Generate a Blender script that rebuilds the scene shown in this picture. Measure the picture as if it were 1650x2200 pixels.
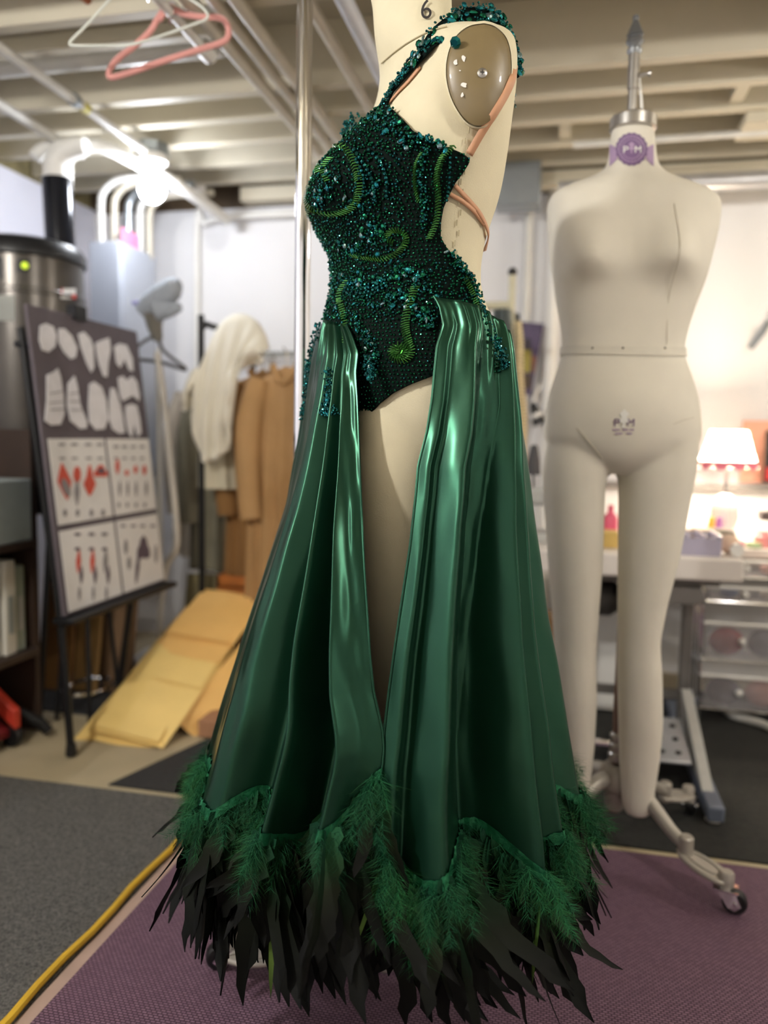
import bpy, bmesh, math, random
import numpy as np
from mathutils import Vector, Matrix
random.seed(7); rng = np.random.default_rng(7)
PI = math.pi
for o in list(bpy.data.objects): bpy.data.objects.remove(o)
scene = bpy.context.scene; C = scene.collection

# ------------------------------------------------------------------ camera
F_PX = 1700.0
CAM = Vector((0, 0, 1.0))
YAW, PITCH, ROLL = math.radians(12.5), math.radians(-5.48), math.radians(1.03)
RM = Matrix.Rotation(YAW, 3, 'Z') @ Matrix.Rotation(PI/2 + PITCH, 3, 'X') @ Matrix.Rotation(ROLL, 3, 'Z')
cd = bpy.data.cameras.new('camera'); cam = bpy.data.objects.new('camera', cd); C.objects.link(cam)
cam.location = CAM; cam.rotation_euler = RM.to_euler()
cd.sensor_fit = 'VERTICAL'; cd.sensor_height = 36.0; cd.sensor_width = 27.0
cd.lens = F_PX/2200*36.0; cd.clip_start = 0.02; cd.clip_end = 50
cd.dof.use_dof = True; cd.dof.focus_distance = 1.14; cd.dof.aperture_fstop = 1.9
scene.camera = cam
# ------------------------------------------------------------------ world, view
w = bpy.data.worlds.new('world'); scene.world = w; w.use_nodes = True
w.node_tree.nodes['Background'].inputs[0].default_value = (0.9, 0.93, 1, 1)
w.node_tree.nodes['Background'].inputs[1].default_value = 0.05
vs = scene.view_settings
vs.view_transform = 'Standard'; vs.look = 'None'; vs.gamma = 1; vs.use_curve_mapping = False; vs.exposure = 0.12
# lamps of the room: bare bulbs in ceramic holders (built further down): position, colour, strength
BULBS = [((-1.56, 2.85, 1.919), (0.88, 0.92, 1.0), 130),
         ((-1.35, 0.15, 1.95), (1.0, 0.975, 0.93), 830),
         ((1.15, 0.55, 1.95), (1.0, 0.95, 0.87), 420),
         ((1.75, 2.42, 1.93), (1.0, 0.93, 0.82), 260)]
DESK_LAMP = 520

# ------------------------------------------------------------------ helpers
def ray(x, y): return RM @ Vector(((x-825)/F_PX, -(y-1100)/F_PX, -1))
def at(x, y, X=None, Y=None, Z=None, D=None):
    d = ray(x, y)
    t = D if D is not None else (X-CAM.x)/d.x if X is not None else (Y-CAM.y)/d.y if Y is not None else (Z-CAM.z)/d.z
    return CAM + d*t
def srgb(c):
    r = []
    for v in c[:3]:
        v = v/255; r.append(v/12.92 if v <= .04045 else ((v+.055)/1.055)**2.4)
    return (*r, 1)
MATS = {}
def mat(name, col, rough=.5, metal=0, var=.08, vscale=12, bump=0, bscale=80, emit=0, alpha=1, trans=0, coat=0, aniso=0, spec=.5, sheen=0):
    if name in MATS: return MATS[name]
    m = bpy.data.materials.new(name); m.use_nodes = True; MATS[name] = m
    nt = m.node_tree; N = nt.nodes; L = nt.links; b = N['Principled BSDF']
    c = srgb(col)
    b.inputs['Base Color'].default_value = c; b.inputs['Roughness'].default_value = rough; b.inputs['Metallic'].default_value = metal
    b.inputs['Alpha'].default_value = alpha; b.inputs['Transmission Weight'].default_value = trans
    b.inputs['Coat Weight'].default_value = coat; b.inputs['Anisotropic'].default_value = aniso
    b.inputs['Specular IOR Level'].default_value = spec; b.inputs['Sheen Weight'].default_value = sheen
    tc = N.new('ShaderNodeTexCoord')
    if var:
        n = N.new('ShaderNodeTexNoise'); n.inputs['Scale'].default_value = vscale; n.inputs['Detail'].default_value = 5
        L.new(tc.outputs['Object'], n.inputs['Vector'])
        mx = N.new('ShaderNodeMix'); mx.data_type = 'RGBA'
        mx.inputs['A'].default_value = (*[v*(1-var) for v in c[:3]], 1); mx.inputs['B'].default_value = (*[min(1, v*(1+var)) for v in c[:3]], 1)
        mr = N.new('ShaderNodeMapRange'); mr.inputs[1].default_value = .3; mr.inputs[2].default_value = .7
        L.new(n.outputs['Fac'], mr.inputs[0]); L.new(mr.outputs[0], mx.inputs['Factor']); L.new(mx.outputs['Result'], b.inputs['Base Color'])
    if bump:
        n2 = N.new('ShaderNodeTexNoise'); n2.inputs['Scale'].default_value = bscale; n2.inputs['Detail'].default_value = 4
        L.new(tc.outputs['Object'], n2.inputs['Vector'])
        bp = N.new('ShaderNodeBump'); bp.inputs['Strength'].default_value = bump; bp.inputs['Distance'].default_value = .004
        L.new(n2.outputs['Fac'], bp.inputs['Height']); L.new(bp.outputs['Normal'], b.inputs['Normal'])
    if emit:
        b.inputs['Emission Color'].default_value = c; b.inputs['Emission Strength'].default_value = emit
    return m

class G:
    def __init__(s): s.v = []; s.f = []; s.uv = None
    def add(s, vs, fs):
        o = len(s.v); s.v += [Vector(p) for p in vs]; s.f += [tuple(i+o for i in f) for f in fs]; return s
    def box(s, c, d, rot=None):
        x, y, z = [k/2 for k in d]; c = Vector(c)
        vs = [Vector((sx*x, sy*y, sz*z)) for sz in (-1, 1) for sy in (-1, 1) for sx in (-1, 1)]
        if rot is not None: vs = [rot @ v for v in vs]
        return s.add([c+v for v in vs], [(0,2,3,1),(4,5,7,6),(0,1,5,4),(2,6,7,3),(0,4,6,2),(1,3,7,5)])
    def span(s, a, b): # box between two corners
        a = Vector(a); b = Vector(b); return s.box((a+b)/2, [abs(b[i]-a[i]) for i in range(3)])
    def slab(s, pts, off): # polygon extruded by vector off
        n = len(pts); off = Vector(off); pts = [Vector(p) for p in pts]
        return s.add(pts+[p+off for p in pts], [tuple(range(n))[::-1], tuple(range(n, 2*n))]+[(i, (i+1) % n, n+(i+1) % n, n+i) for i in range(n)])
    def tube(s, pts, r, n=10, smooth=0, cap=True, flat=None):
        pts = [Vector(p) for p in pts]; rs = list(r) if hasattr(r, '__len__') else [r]*len(pts)
        if smooth: pts, rs = catmull(pts, rs, smooth)
        o = len(s.v); up = None
        for i, p in enumerate(pts):
            t = (pts[min(i+1, len(pts)-1)]-pts[max(i-1, 0)]).normalized()
            if up is None: up = t.orthogonal().normalized()
            up = (up - t*up.dot(t)).normalized(); sd = t.cross(up)
            for k in range(n):
                a = 2*PI*k/n; s.v.append(p+(up*math.cos(a)+sd*math.sin(a))*rs[i])
        for i in range(len(pts)-1):
            for k in range(n):
                a = o+i*n+k; b = o+i*n+(k+1) % n; s.f.append((a, b, b+n, a+n))
        if cap: s.f.append(tuple(range(o, o+n))[::-1]); e = o+(len(pts)-1)*n; s.f.append(tuple(range(e, e+n)))
        return s
    def band(s, pts, normals, wd): # flat ribbon
        o = len(s.v); pts = [Vector(p) for p in pts]
        for i, p in enumerate(pts):
            t = (pts[min(i+1, len(pts)-1)]-pts[max(i-1, 0)]).normalized(); sd = t.cross(Vector(normals[i])).normalized()
            ww = wd[i] if hasattr(wd, '__len__') else wd
            s.v += [p-sd*ww/2, p+sd*ww/2]
        for i in range(len(pts)-1): a = o+2*i; s.f.append((a, a+1, a+3, a+2))
        return s
    def lathe(s, prof, c=(0, 0, 0), n=24, M=None):
        o = len(s.v); c = Vector(c)
        for (r, z) in prof:
            for k in range(n):
                a = 2*PI*k/n; p = Vector((r*math.cos(a), r*math.sin(a), z)); s.v.append(c+(M @ p if M is not None else p))
        for i in range(len(prof)-1):
            for k in range(n):
                a = o+i*n+k; b = o+i*n+(k+1) % n; s.f.append((a, b, b+n, a+n))
        s.f.append(tuple(range(o, o+n))[::-1]); e = o+(len(prof)-1)*n; s.f.append(tuple(range(e, e+n)))
        return s
    def sphere(s, c, r, n=16, m=10, sc=(1, 1, 1)):
        o = len(s.v); c = Vector(c)
        for i in range(m+1):
            ph = PI*i/m
            for k in range(n):
                a = 2*PI*k/n; s.v.append(c+Vector((r*sc[0]*math.sin(ph)*math.cos(a), r*sc[1]*math.sin(ph)*math.sin(a), -r*sc[2]*math.cos(ph))))
        for i in range(m):
            for k in range(n):
                a = o+i*n+k; b = o+i*n+(k+1) % n; s.f.append((a, b, b+n, a+n))
        return s
    def grid(s, P, wrap=False): # P: rows of points
        o = len(s.v); nr = len(P); nc = len(P[0])
        for row in P: s.v += [Vector(p) for p in row]
        for i in range(nr-1):
            for j in range(nc if wrap else nc-1):
                a = o+i*nc+j; b = o+i*nc+(j+1) % nc; s.f.append((a, b, b+nc, a+nc))
        return s
def catmull(pts, rs, k):
    P = []; Rr = []; n = len(pts)
    for i in range(n-1):
        p0, p1, p2, p3 = pts[max(i-1, 0)], pts[i], pts[i+1], pts[min(i+2, n-1)]
        for j in range(k):
            t = j/k
            P.append(.5*((2*p1)+(p2-p0)*t+(2*p0-5*p1+4*p2-p3)*t*t+(3*p1-p0-3*p2+p3)*t**3)); Rr.append(rs[i]*(1-t)+rs[i+1]*t)
    P.append(pts[-1]); Rr.append(rs[-1]); return P, Rr
def thing(name, label, cat, loc=(0, 0, 0), group=None):
    o = bpy.data.objects.new(name, None); C.objects.link(o); o.location = loc; o.empty_display_size = .05
    o['label'] = label; o['category'] = cat
    if group: o['group'] = group
    return o
def wloc(o):
    v = Vector((0, 0, 0))
    while o is not None: v = v+o.location; o = o.parent
    return v
def mesh_of(name, g, m, sharp=35):
    me = bpy.data.meshes.new(name); me.from_pydata([tuple(p) for p in g.v], [], g.f); me.update()
    if m is not None: me.materials.append(m)
    me.polygons.foreach_set('use_smooth', [True]*len(me.polygons))
    me.set_sharp_from_angle(angle=math.radians(sharp))
    if g.uv is not None:
        ul = me.uv_layers.new(name='uv'); li = np.empty(len(me.loops), dtype=np.int32); me.loops.foreach_get('vertex_index', li)
        ul.data.foreach_set('uv', np.asarray(g.uv, dtype=np.float32)[li].ravel())
    return me
def obj(name, g, m, parent=None, label=None, cat=None, group=None, kind=None, bevel=0, sharp=35, fix=True, base=None):
    """one mesh object from world-space geometry; children are stored relative to their parent"""
    if parent is not None: off = wloc(parent)
    elif base is not None: off = Vector(base)
    else:
        mn = [min(p[i] for p in g.v) for i in range(3)]; mxx = [max(p[i] for p in g.v) for i in range(3)]
        off = Vector(((mn[0]+mxx[0])/2, (mn[1]+mxx[1])/2, mn[2]))
    g2 = G(); g2.v = [p-off for p in g.v]; g2.f = g.f; g2.uv = g.uv
    me = mesh_of(name, g2, m, sharp)
    if fix:
        bm = bmesh.new(); bm.from_mesh(me); bmesh.ops.recalc_face_normals(bm, faces=bm.faces); bm.to_mesh(me); bm.free()
    o = bpy.data.objects.new(name, me); C.objects.link(o)
    if parent is not None: o.parent = parent
    else: o.location = off
    if label: o['label'] = label
    if cat: o['category'] = cat
    if group: o['group'] = group
    if kind: o['kind'] = kind
    if bevel:
        b = o.modifiers.new('bevel', 'BEVEL'); b.width = bevel; b.segments = 2; b.limit_method = 'ANGLE'
    return o
def inst(name, me, parent, loc, rot=None, scale=(1, 1, 1)):
    o = bpy.data.objects.new(name, me); C.objects.link(o); o.parent = parent
    o.location = Vector(loc)-wloc(parent)
    if rot is not None: o.rotation_mode = 'QUATERNION'; o.rotation_quaternion = rot
    o.scale = scale; return o
def text_mesh(txt, size):
    cu = bpy.data.curves.new('t', 'FONT'); cu.body = txt; cu.size = size; cu.align_x = 'CENTER'; cu.align_y = 'CENTER'; cu.resolution_u = 4
    o = bpy.data.objects.new('t', cu); C.objects.link(o); dg = bpy.context.evaluated_depsgraph_get()
    me = o.evaluated_get(dg).to_mesh(); vs = [Vector(v.co) for v in me.vertices]; fs = [tuple(p.vertices) for p in me.polygons]
    bpy.data.objects.remove(o); bpy.data.curves.remove(cu); return vs, fs
def px_interp(pts, y): return float(np.interp(y, [p[0] for p in pts], [p[1] for p in pts]))

# ------------------------------------------------------------------ materials
M_WALLL = mat('painted wall bulb tinted white', (226, 227, 240), .6, var=.03, vscale=3, bump=.25, bscale=30)  # white wall with the bluish bulb light mixed into its colour
M_WALL = mat('painted wall white', (232, 231, 232), .6, var=.03, vscale=3, bump=.25, bscale=30)
M_JOIST = mat('painted joist', (205, 197, 176), .55, var=.05, vscale=4, bump=.2, bscale=25)
M_SUB = mat('subfloor paint', (190, 182, 162), .6, var=.06, vscale=3)
M_CONC = mat('beige concrete', (178, 164, 134), .55, var=.08, vscale=5, bump=.1)
M_PIPEW = mat('white painted pipe', (214, 212, 206), .35)
M_PIPEB = mat('beige painted pipe', (196, 188, 170), .4)
M_GALV = mat('galvanised steel', (150, 156, 160), .35, .8)
M_CHROME = mat('chrome', (235, 235, 238), .06, 1, var=0)
M_STEEL = mat('brushed steel', (185, 182, 178), .3, .9)
M_ALU = mat('grey cast aluminium paint', (168, 162, 152), .42, .35)
M_BLACK = mat('black plastic', (20, 20, 22), .4, var=.1)
M_BLACKM = mat('black metal', (22, 22, 24), .45, .3)
M_CREAM = mat('cream form cloth', (214, 204, 174), .75, var=.03, vscale=25, bump=.12, bscale=500)
M_LINEN = mat('pale linen form cloth', (220, 214, 200), .78, var=.02, vscale=20, bump=.1, bscale=500)
M_KHAKI = mat('khaki lacquer', (122, 106, 74), .4, var=.03, coat=.4)
M_WHITE = mat('white paint', (235, 233, 228), .5, var=.02)
M_PAPER = mat('white paper', (232, 230, 228), .7, var=.03)
M_INK = mat('dark ink', (48, 44, 44), .6)
M_PURPLE = mat('purple ink', (118, 92, 130), .55)
M_LPURPLE = mat('pale purple ink', (165, 140, 172), .55)
M_SATIN = mat('emerald satin', (34, 77, 58), .3, .8, var=.05, vscale=3, aniso=.75, coat=.12)
M_SATIN.node_tree.nodes['Principled BSDF'].inputs['Coat Roughness'].default_value = .3
def add_tangent(m, rot):
    nt = m.node_tree; t = nt.nodes.new('ShaderNodeTangent'); t.direction_type = 'RADIAL'; t.axis = 'Z'; b = nt.nodes['Principled BSDF']; nt.links.new(t.outputs[0], b.inputs['Tangent']); b.inputs['Anisotropic Rotation'].default_value = rot
add_tangent(M_SATIN, 0.25)
M_SATIN2 = mat('emerald satin hem band', (40, 118, 80), .3, .6, var=.25, vscale=60, bump=.6, bscale=90)
M_VELVET = mat('dark green bodice cloth', (2, 14, 11), .8, var=.2, vscale=40, spec=.1)
M_BEAD = mat('dark green seed beads', (18, 92, 64), .1, .85, var=.6, vscale=160)
M_TEALB = mat('teal glass beads', (38, 108, 110), .08, .9, var=.6, vscale=120)
M_LIME = mat('lime bugle beads', (70, 126, 60), .14, .75, var=.35, vscale=200)
M_GEMS = [mat('teal gemstone', (38, 128, 138), .04, .9, var=.35, vscale=90), mat('emerald gemstone', (30, 112, 86), .04, .9, var=.35, vscale=90),
          mat('smoky gemstone', (130, 160, 164), .04, .9, var=.35, vscale=90)]
M_NUDE = mat('nude elastic strap', (196, 146, 112), .55, var=.04)
M_KRAFT = mat('yellow kraft mailer', (246, 212, 132), .55, var=.05, vscale=6, bump=.1, bscale=60)
M_KRAFT2 = mat('orange kraft mailer', (242, 194, 116), .55, var=.05, vscale=6, bump=.1, bscale=60)
M_WOODO = mat('orange pine wood', (190, 112, 48), .5, var=.2, vscale=9)
M_CARD = mat('brown cardboard', (128, 92, 52), .7, var=.1)
M_DWOOD = mat('dark brown wood', (52, 36, 26), .6, var=.2)

def tex_floor(name, c1, c2, scale, bump):
    m = bpy.data.materials.new(name); m.use_nodes = True; nt = m.node_tree; N = nt.nodes; L = nt.links; b = N['Principled BSDF']
    tc = N.new('ShaderNodeTexCoord'); n = N.new('ShaderNodeTexNoise'); n.inputs['Scale'].default_value = scale; n.inputs['Detail'].default_value = 6; n.inputs['Roughness'].default_value = .75
    L.new(tc.outputs['Object'], n.inputs['Vector'])
    r = N.new('ShaderNodeValToRGB'); r.color_ramp.elements[0].color = srgb(c1); r.color_ramp.elements[1].color = srgb(c2); r.color_ramp.elements[0].position = .35; r.color_ramp.elements[1].position = .68
    L.new(n.outputs['Fac'], r.inputs[0]); L.new(r.outputs[0], b.inputs['Base Color']); b.inputs['Roughness'].default_value = .9
    bp = N.new('ShaderNodeBump'); bp.inputs['Strength'].default_value = bump; bp.inputs['Distance'].default_value = .01
    L.new(n.outputs['Fac'], bp.inputs['Height']); L.new(bp.outputs['Normal'], b.inputs['Normal']); return m
M_CARPET = tex_floor('grey carpet', (58, 58, 58), (148, 146, 140), 170, .9)
M_DMAT = tex_floor('charcoal mat', (38, 38, 40), (56, 56, 56), 120, .4)
M_BMAT = tex_floor('black mat', (24, 24, 23), (42, 42, 38), 60, .4)
def purple_mat():
    m = bpy.data.materials.new('purple woven mat'); m.use_nodes = True; nt = m.node_tree; N = nt.nodes; L = nt.links; b = N['Principled BSDF']
    tc = N.new('ShaderNodeTexCoord'); mp = N.new('ShaderNodeMapping'); mp.inputs['Scale'].default_value = (100, 100, 100)
    L.new(tc.outputs['Object'], mp.inputs[0])
    br = N.new('ShaderNodeTexBrick'); br.offset = .5; br.inputs['Scale'].default_value = 1.0; br.inputs['Mortar Size'].default_value = .17; br.inputs['Mortar Smooth'].default_value = .7
    br.inputs['Brick Width'].default_value = 1.0; br.inputs['Row Height'].default_value = .55
    br.inputs['Color1'].default_value = srgb((146, 112, 132)); br.inputs['Color2'].default_value = srgb((128, 96, 116)); br.inputs['Mortar'].default_value = srgb((76, 50, 66))
    L.new(mp.outputs[0], br.inputs['Vector']); L.new(br.outputs['Color'], b.inputs['Base Color']); b.inputs['Roughness'].default_value = .75
    bp = N.new('ShaderNodeBump'); bp.invert = True; bp.inputs['Strength'].default_value = .8; bp.inputs['Distance'].default_value = .004
    L.new(br.outputs['Fac'], bp.inputs['Height']); L.new(bp.outputs['Normal'], b.inputs['Normal']); return m
M_PMAT = purple_mat()
def feather_mat(name, stops, rnd=.6):
    m = bpy.data.materials.new(name); m.use_nodes = True; nt = m.node_tree; N = nt.nodes; L = nt.links; b = N['Principled BSDF']
    uv = N.new('ShaderNodeUVMap'); uv.uv_map = 'uv'; sp = N.new('ShaderNodeSeparateXYZ'); L.new(uv.outputs[0], sp.inputs[0])
    r = N.new('ShaderNodeValToRGB'); e = r.color_ramp.elements
    e[0].position, e[0].color = stops[0][0], srgb(stops[0][1]); e[1].position, e[1].color = stops[-1][0], srgb(stops[-1][1])
    for p, c in stops[1:-1]: k = e.new(p); k.color = srgb(c)
    L.new(sp.outputs['Y'], r.inputs[0]); hs = N.new('ShaderNodeHueSaturation'); L.new(r.outputs[0], hs.inputs['Color'])
    mr = N.new('ShaderNodeMapRange'); mr.inputs[3].default_value = .35; mr.inputs[4].default_value = .35+rnd*1.6
    L.new(sp.outputs['X'], mr.inputs[0]); L.new(mr.outputs[0], hs.inputs['Value'])
    mr2 = N.new('ShaderNodeMapRange'); mr2.inputs[3].default_value = .51; mr2.inputs[4].default_value = .47
    L.new(sp.outputs['X'], mr2.inputs[0]); L.new(mr2.outputs[0], hs.inputs['Hue'])
    L.new(hs.outputs[0], b.inputs['Base Color']); b.inputs['Roughness'].default_value = .6; b.inputs['Specular IOR Level'].default_value = .12
    return m
M_FEATHER = feather_mat('dyed coque feather', [(0, (34, 88, 62)), (.3, (32, 62, 40)), (.55, (28, 34, 22)), (.8, (16, 18, 14)), (1, (10, 11, 10))])
M_FEATHERB = feather_mat('bright green feather', [(0, (40, 70, 34)), (.45, (48, 88, 42)), (.8, (80, 112, 52)), (1, (40, 60, 30))])
M_FLUFF = feather_mat('green down', [(0, (36, 100, 70)), (.5, (44, 112, 76)), (1, (60, 100, 58))])

# ================================================================== the room
XL, XR, YF, YB, ZJ, ZS = -2.25, 2.6, -1.6, 3.55, 2.1, 2.3
def struct(name, g, m, bevel=0): return obj(name, g, m, kind='structure', bevel=bevel)
struct('floor', G().span((XL-.1, YF-.1, -.1), (XR+.1, YB+.1, 0)), M_CONC)
struct('wall_left', G().span((XL-.1, YF-.1, 0), (XL, YB+.1, 2.06)), M_WALLL)
struct('wall_back', G().span((XL, YB, 0), (XR, YB+.1, 2.04)), M_WALL)
struct('wall_right', G().span((XR, YF-.1, 0), (XR+.1, YB+.1, ZS)), M_WALL)
struct('wall_front', G().span((XL, YF-.1, 0), (XR, YF, ZS)), M_WALL)
struct('trim_1', G().span((XL-.1, YB+.06, 2.04), (XR, YB+.12, ZS)), mat('raw rim board', (92, 76, 56), .7, var=.3, vscale=5))
struct('trim_2', G().span((XL-.12, YF, 2.06), (XL-.06, YB+.06, ZS)), mat('old insulation', (150, 138, 100), .9, var=.35, vscale=9, bump=.8, bscale=25))
ceil = struct('ceiling', G().span((XL-.1, YF-.1, ZS), (XR+.1, YB+.12, ZS+.05)), M_SUB)
for i, y in enumerate([-1.2, -.8, -.4, 0, .4, .8, 1.2, 1.6, 2.0, 2.51, 2.71, 2.92, 3.15, 3.36]):
    obj('joist', G().span((XL-.05, y, ZJ), (XR, y+.042, ZS)), M_JOIST, ceil, bevel=.003)
for (xa, y) in [(.62, 2.71), (.5, 2.92), (-.05, 3.15), (.62, 2.3)]:
    obj('blocking', G().span((xa, y-.17 if y > 2.4 else y-.26, ZJ+.02), (xa+.04, y+(0 if y > 2.4 else .21), ZS)), M_JOIST, ceil)
# a lower boxed soffit strip at the right
obj('soffit_board', G().span((.56, 2.95, ZJ-.035), (XR, 3.13, ZJ)), M_JOIST, ceil, bevel=.003)
obj('ledger', G().span((-1.45, 3.44, ZJ-.06), (XR, 3.52, ZJ)), M_JOIST, ceil)

# mats on the floor
obj('carpet_tile', G().span((-2.24, -.2, 0), (-.865, 1.905, .008)), M_CARPET, label='speckled grey carpet tile beside the yellow cable', cat='carpet')
obj('purple_mat', G().span((-.835, -.2, 0), (1.6, 1.925, .006)), M_PMAT, label='purple woven mat under the evening gown', cat='mat')
obj('charcoal_mat', G().slab([(-1.215, 1.94, 0), (-1.09, 2.34, 0), (-.55, 2.34, 0), (-.55, 1.94, 0)], (0, 0, .005)), M_DMAT, label='dark charcoal mat in front of the yellow mailers', cat='mat')
obj('black_mat', G().span((-.5, 1.955, 0), (1.7, 3.3, .005)), M_BMAT, label='large black mat under the work table', cat='mat')
obj('dark_rug', G().span((-2.1, 2.42, 0), (-1.25, 3.0, .006)), M_DMAT, label='dark rug lying behind the easel', cat='rug')
obj('mat_binding', G().span((-.862, -.2, 0), (-.836, 1.93, .004)), mat('pale mat edge', (176, 150, 136), .7), label='pale pinkish strip along the edge of the purple mat', cat='strip')
cord = [(-.872+.004*math.sin(k*1.7), -.2+k*.08, .014) for k in range(27)]
obj('yellow_cable', G().tube(cord, .0075, 8), mat('yellow cord sleeve', (214, 172, 46), .45), label='yellow cable running along the purple mat edge', cat='cable')

# pipes on the ceiling
def pipe(name, pts, r, m, label, smooth=0, n=12, cat='pipe', group=None, straps=()):
    o = obj(name, G().tube(pts, r, n, smooth), m, label=label, cat=cat, group=group); 
    for p in straps: obj('clamp', G().tube([Vector(p)+Vector((0, -.012, 0)), Vector(p)+Vector((0, .012, 0))], r*1.35, 12), M_GALV, o)
    return o
pipe('ceiling_conduit', [(-1.56, .2, 2.07), (-1.56, 2.82, 2.045)], .015, M_PIPEW, 'thin white conduit running to the bare bulb junction box', straps=[(-1.56, 2.36, 2.05)])
obj('yellow_tape', G().tube([(-1.56, 2.395, 2.049), (-1.56, 2.43, 2.049)], .0165, 12), mat('yellow tape', (206, 196, 96), .5), bpy.data.objects['ceiling_conduit'])
pipe('ceiling_pipe', [(-1.81, .2, 2.06), (-1.81, 2.58, 2.04), (-1.81, 2.68, 2.03), (-1.83, 2.72, 1.98), (-1.84, 2.73, 1.86)], .017, M_PIPEW, 'white pipe running above the dark canister and bending down', smooth=4)
pipe('ceiling_pipe', [(-.83, .2, 2.07), (-.83, 3.5, 2.07)], .018, M_PIPEB, 'beige pipe furthest right of the trio along the joists')
pipe('ceiling_pipe', [(-.885, .2, 2.07), (-.885, 3.5, 2.07)], .016, M_PIPEB, 'beige pipe in the middle of the trio along the joists')
pipe('ceiling_pipe', [(-.945, .2, 2.07), (-.945, 3.0, 2.07)], .02, M_PIPEB, 'thick beige pipe of the trio nearest the pink hanger')
pp = pipe('ceiling_pipe', [(-1.0, .2, 2.05), (-1.0, 2.12, 2.05)], .013, M_PIPEW, 'short white pipe with a capped end above the pink hanger')
obj('end_cap', G().tube([(-1.0, 2.1, 2.05), (-1.0, 2.16, 2.05)], .024, 14), M_PIPEW, pp, bevel=.004)
pipe('ceiling_pipe', [(-.655, .2, 2.07), (-.655, 3.5, 2.07)], .017, M_PIPEB, 'beige pipe left of the pale conduit behind the chrome pole')
pipe('ceiling_pipe', [(-.56, .2, 2.06), (-.56, 3.5, 2.06)], .022, mat('pale grey pipe', (196, 198, 204), .35), 'pale grey pipe behind the cream form neck')
pipe('cross_pipe', [(-.0, 3.05, 2.06), (1.9, 3.05, 2.075)], .012, M_PIPEW, 'slim white cross pipe under the joists above the linen form')
pipe('cross_pipe', [(-.05, 3.34, 1.99), (2.2, 3.34, 2.0)], .034, mat('aluminium duct', (196, 196, 198), .3, .5), 'thick silvery cross duct close to the back wall')
pipe('cross_duct', [(-2.2, 2.36, 2.17), (-1.5, 2.36, 2.175), (-1.05, 2.36, 2.175)], .034, M_PIPEW, 'stubby white duct in front of the joists above the left wall')
pipe('copper_pipe', [(-1.32, 1.6, 2.16), (-1.27, 2.06, 2.14)], .012, mat('copper', (150, 88, 62), .35, .7), 'short copper pipe above the white wire hanger')
obj('support_plank', G().span((-2.2, 2.19, 2.125), (-1.0, 2.23, 2.17)), M_JOIST, label='short painted plank above the hangers', cat='plank', bevel=.003)

# bulb fixtures
def bulb(loc, col, st, label, k):
    x, y, z = loc; b = thing('ceiling_bulb', label, 'light', (x, y, z), 'bare bulbs in ceramic holders')
    top = min(z+.165, ZJ)
    obj('junction_box', G().lathe([(.062, z+.125), (.066, z+.13), (.066, top), (.06, top+.002)], (x, y, 0), 8), M_GALV, b, sharp=20)
    obj('holder', G().lathe([(.02, z+.035), (.03, z+.05), (.036, z+.085), (.058, z+.1), (.062, z+.115), (.058, z+.126)], (x, y, 0)), M_WHITE, b)
    m = bpy.data.materials.new('lit bulb'); m.use_nodes = True; nt = m.node_tree; nt.nodes.clear()
    e = nt.nodes.new('ShaderNodeEmission'); e.inputs[0].default_value = (*col, 1); e.inputs[1].default_value = st
    q = nt.nodes.new('ShaderNodeOutputMaterial'); nt.links.new(e.outputs[0], q.inputs[0])
    obj('bulb', G().lathe([(.004, z-.05), (.022, z-.045), (.04, z-.03), (.05, z-.005), (.047, z+.02), (.032, z+.04), (.022, z+.05)], (x, y, 0), 20), m, b)
    return b
for k, (l, c, s) in enumerate(BULBS):
    bulb(l, c, s, ['bare round bulb in a ceramic holder by the back wall', 'bare round bulb in a ceramic holder over the grey carpet', 'bare round bulb in a ceramic holder over the right side', 'bare round bulb in a ceramic holder over the back counter'][k], k)
pipe('white_pipe', [(-1.9, 2.62, 1.98), (-1.86, 2.64, 2.02), (-1.75, 2.68, 2.035), (-1.66, 2.72, 2.03), (-1.55, 2.95, 1.99), (-1.52, 3.2, 1.97), (-1.5, 3.4, 1.95)], .024, M_WHITE, 'white plastic pipe arching past the bare bulb', smooth=5)
# conduits down the corner onto the electrical box
for k, (x, y, r) in enumerate([(-1.89, 3.03, .015), (-1.86, 3.08, .015), (-1.83, 3.14, .018), (-1.81, 3.2, .015), (-1.80, 3.26, .015)]):
    pipe('corner_conduit', [(x, y, 1.74), (x, y, 1.93), (x+.015, y, 1.98), (x+.06, y, 2.015), (x+.12, y, 2.025), (x+.3, y, 2.025)], r, [M_PIPEW, M_PIPEB, M_GALV][k % 3],
         ['white conduit rising from the grey box, closest to the corner', 'beige conduit rising from the grey box', 'fat galvanised conduit rising from the grey box', 'thin white conduit behind the pink paper', 'thin beige conduit bending over beside the back wall'][k], smooth=4)
pipe('wall_conduit', [(-1.7, 3.52, .3), (-1.7, 3.52, 1.9), (-1.66, 3.52, 1.97), (-1.5, 3.5, 1.99), (-1.0, 3.5, 1.99)], .016, M_WHITE, 'white conduit running down the back wall and along its top', smooth=4)
pipe('wall_pipe', [(-.06, 3.5, 0), (-.06, 3.5, 2.05)], .028, M_WHITE, 'thick white pipe standing against the back wall by the poster')
pipe('wall_pipe', [(-.17, 3.5, 0), (-.17, 3.5, 2.05)], .018, M_PIPEW, 'slim white pipe standing against the back wall by the poster')
obj('lally_bracket', G().span((-.3, 3.3, 1.93), (-.12, 3.42, 2.1)), M_GALV, label='galvanised box under the joists by the back wall', cat='box', bevel=.004)

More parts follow.
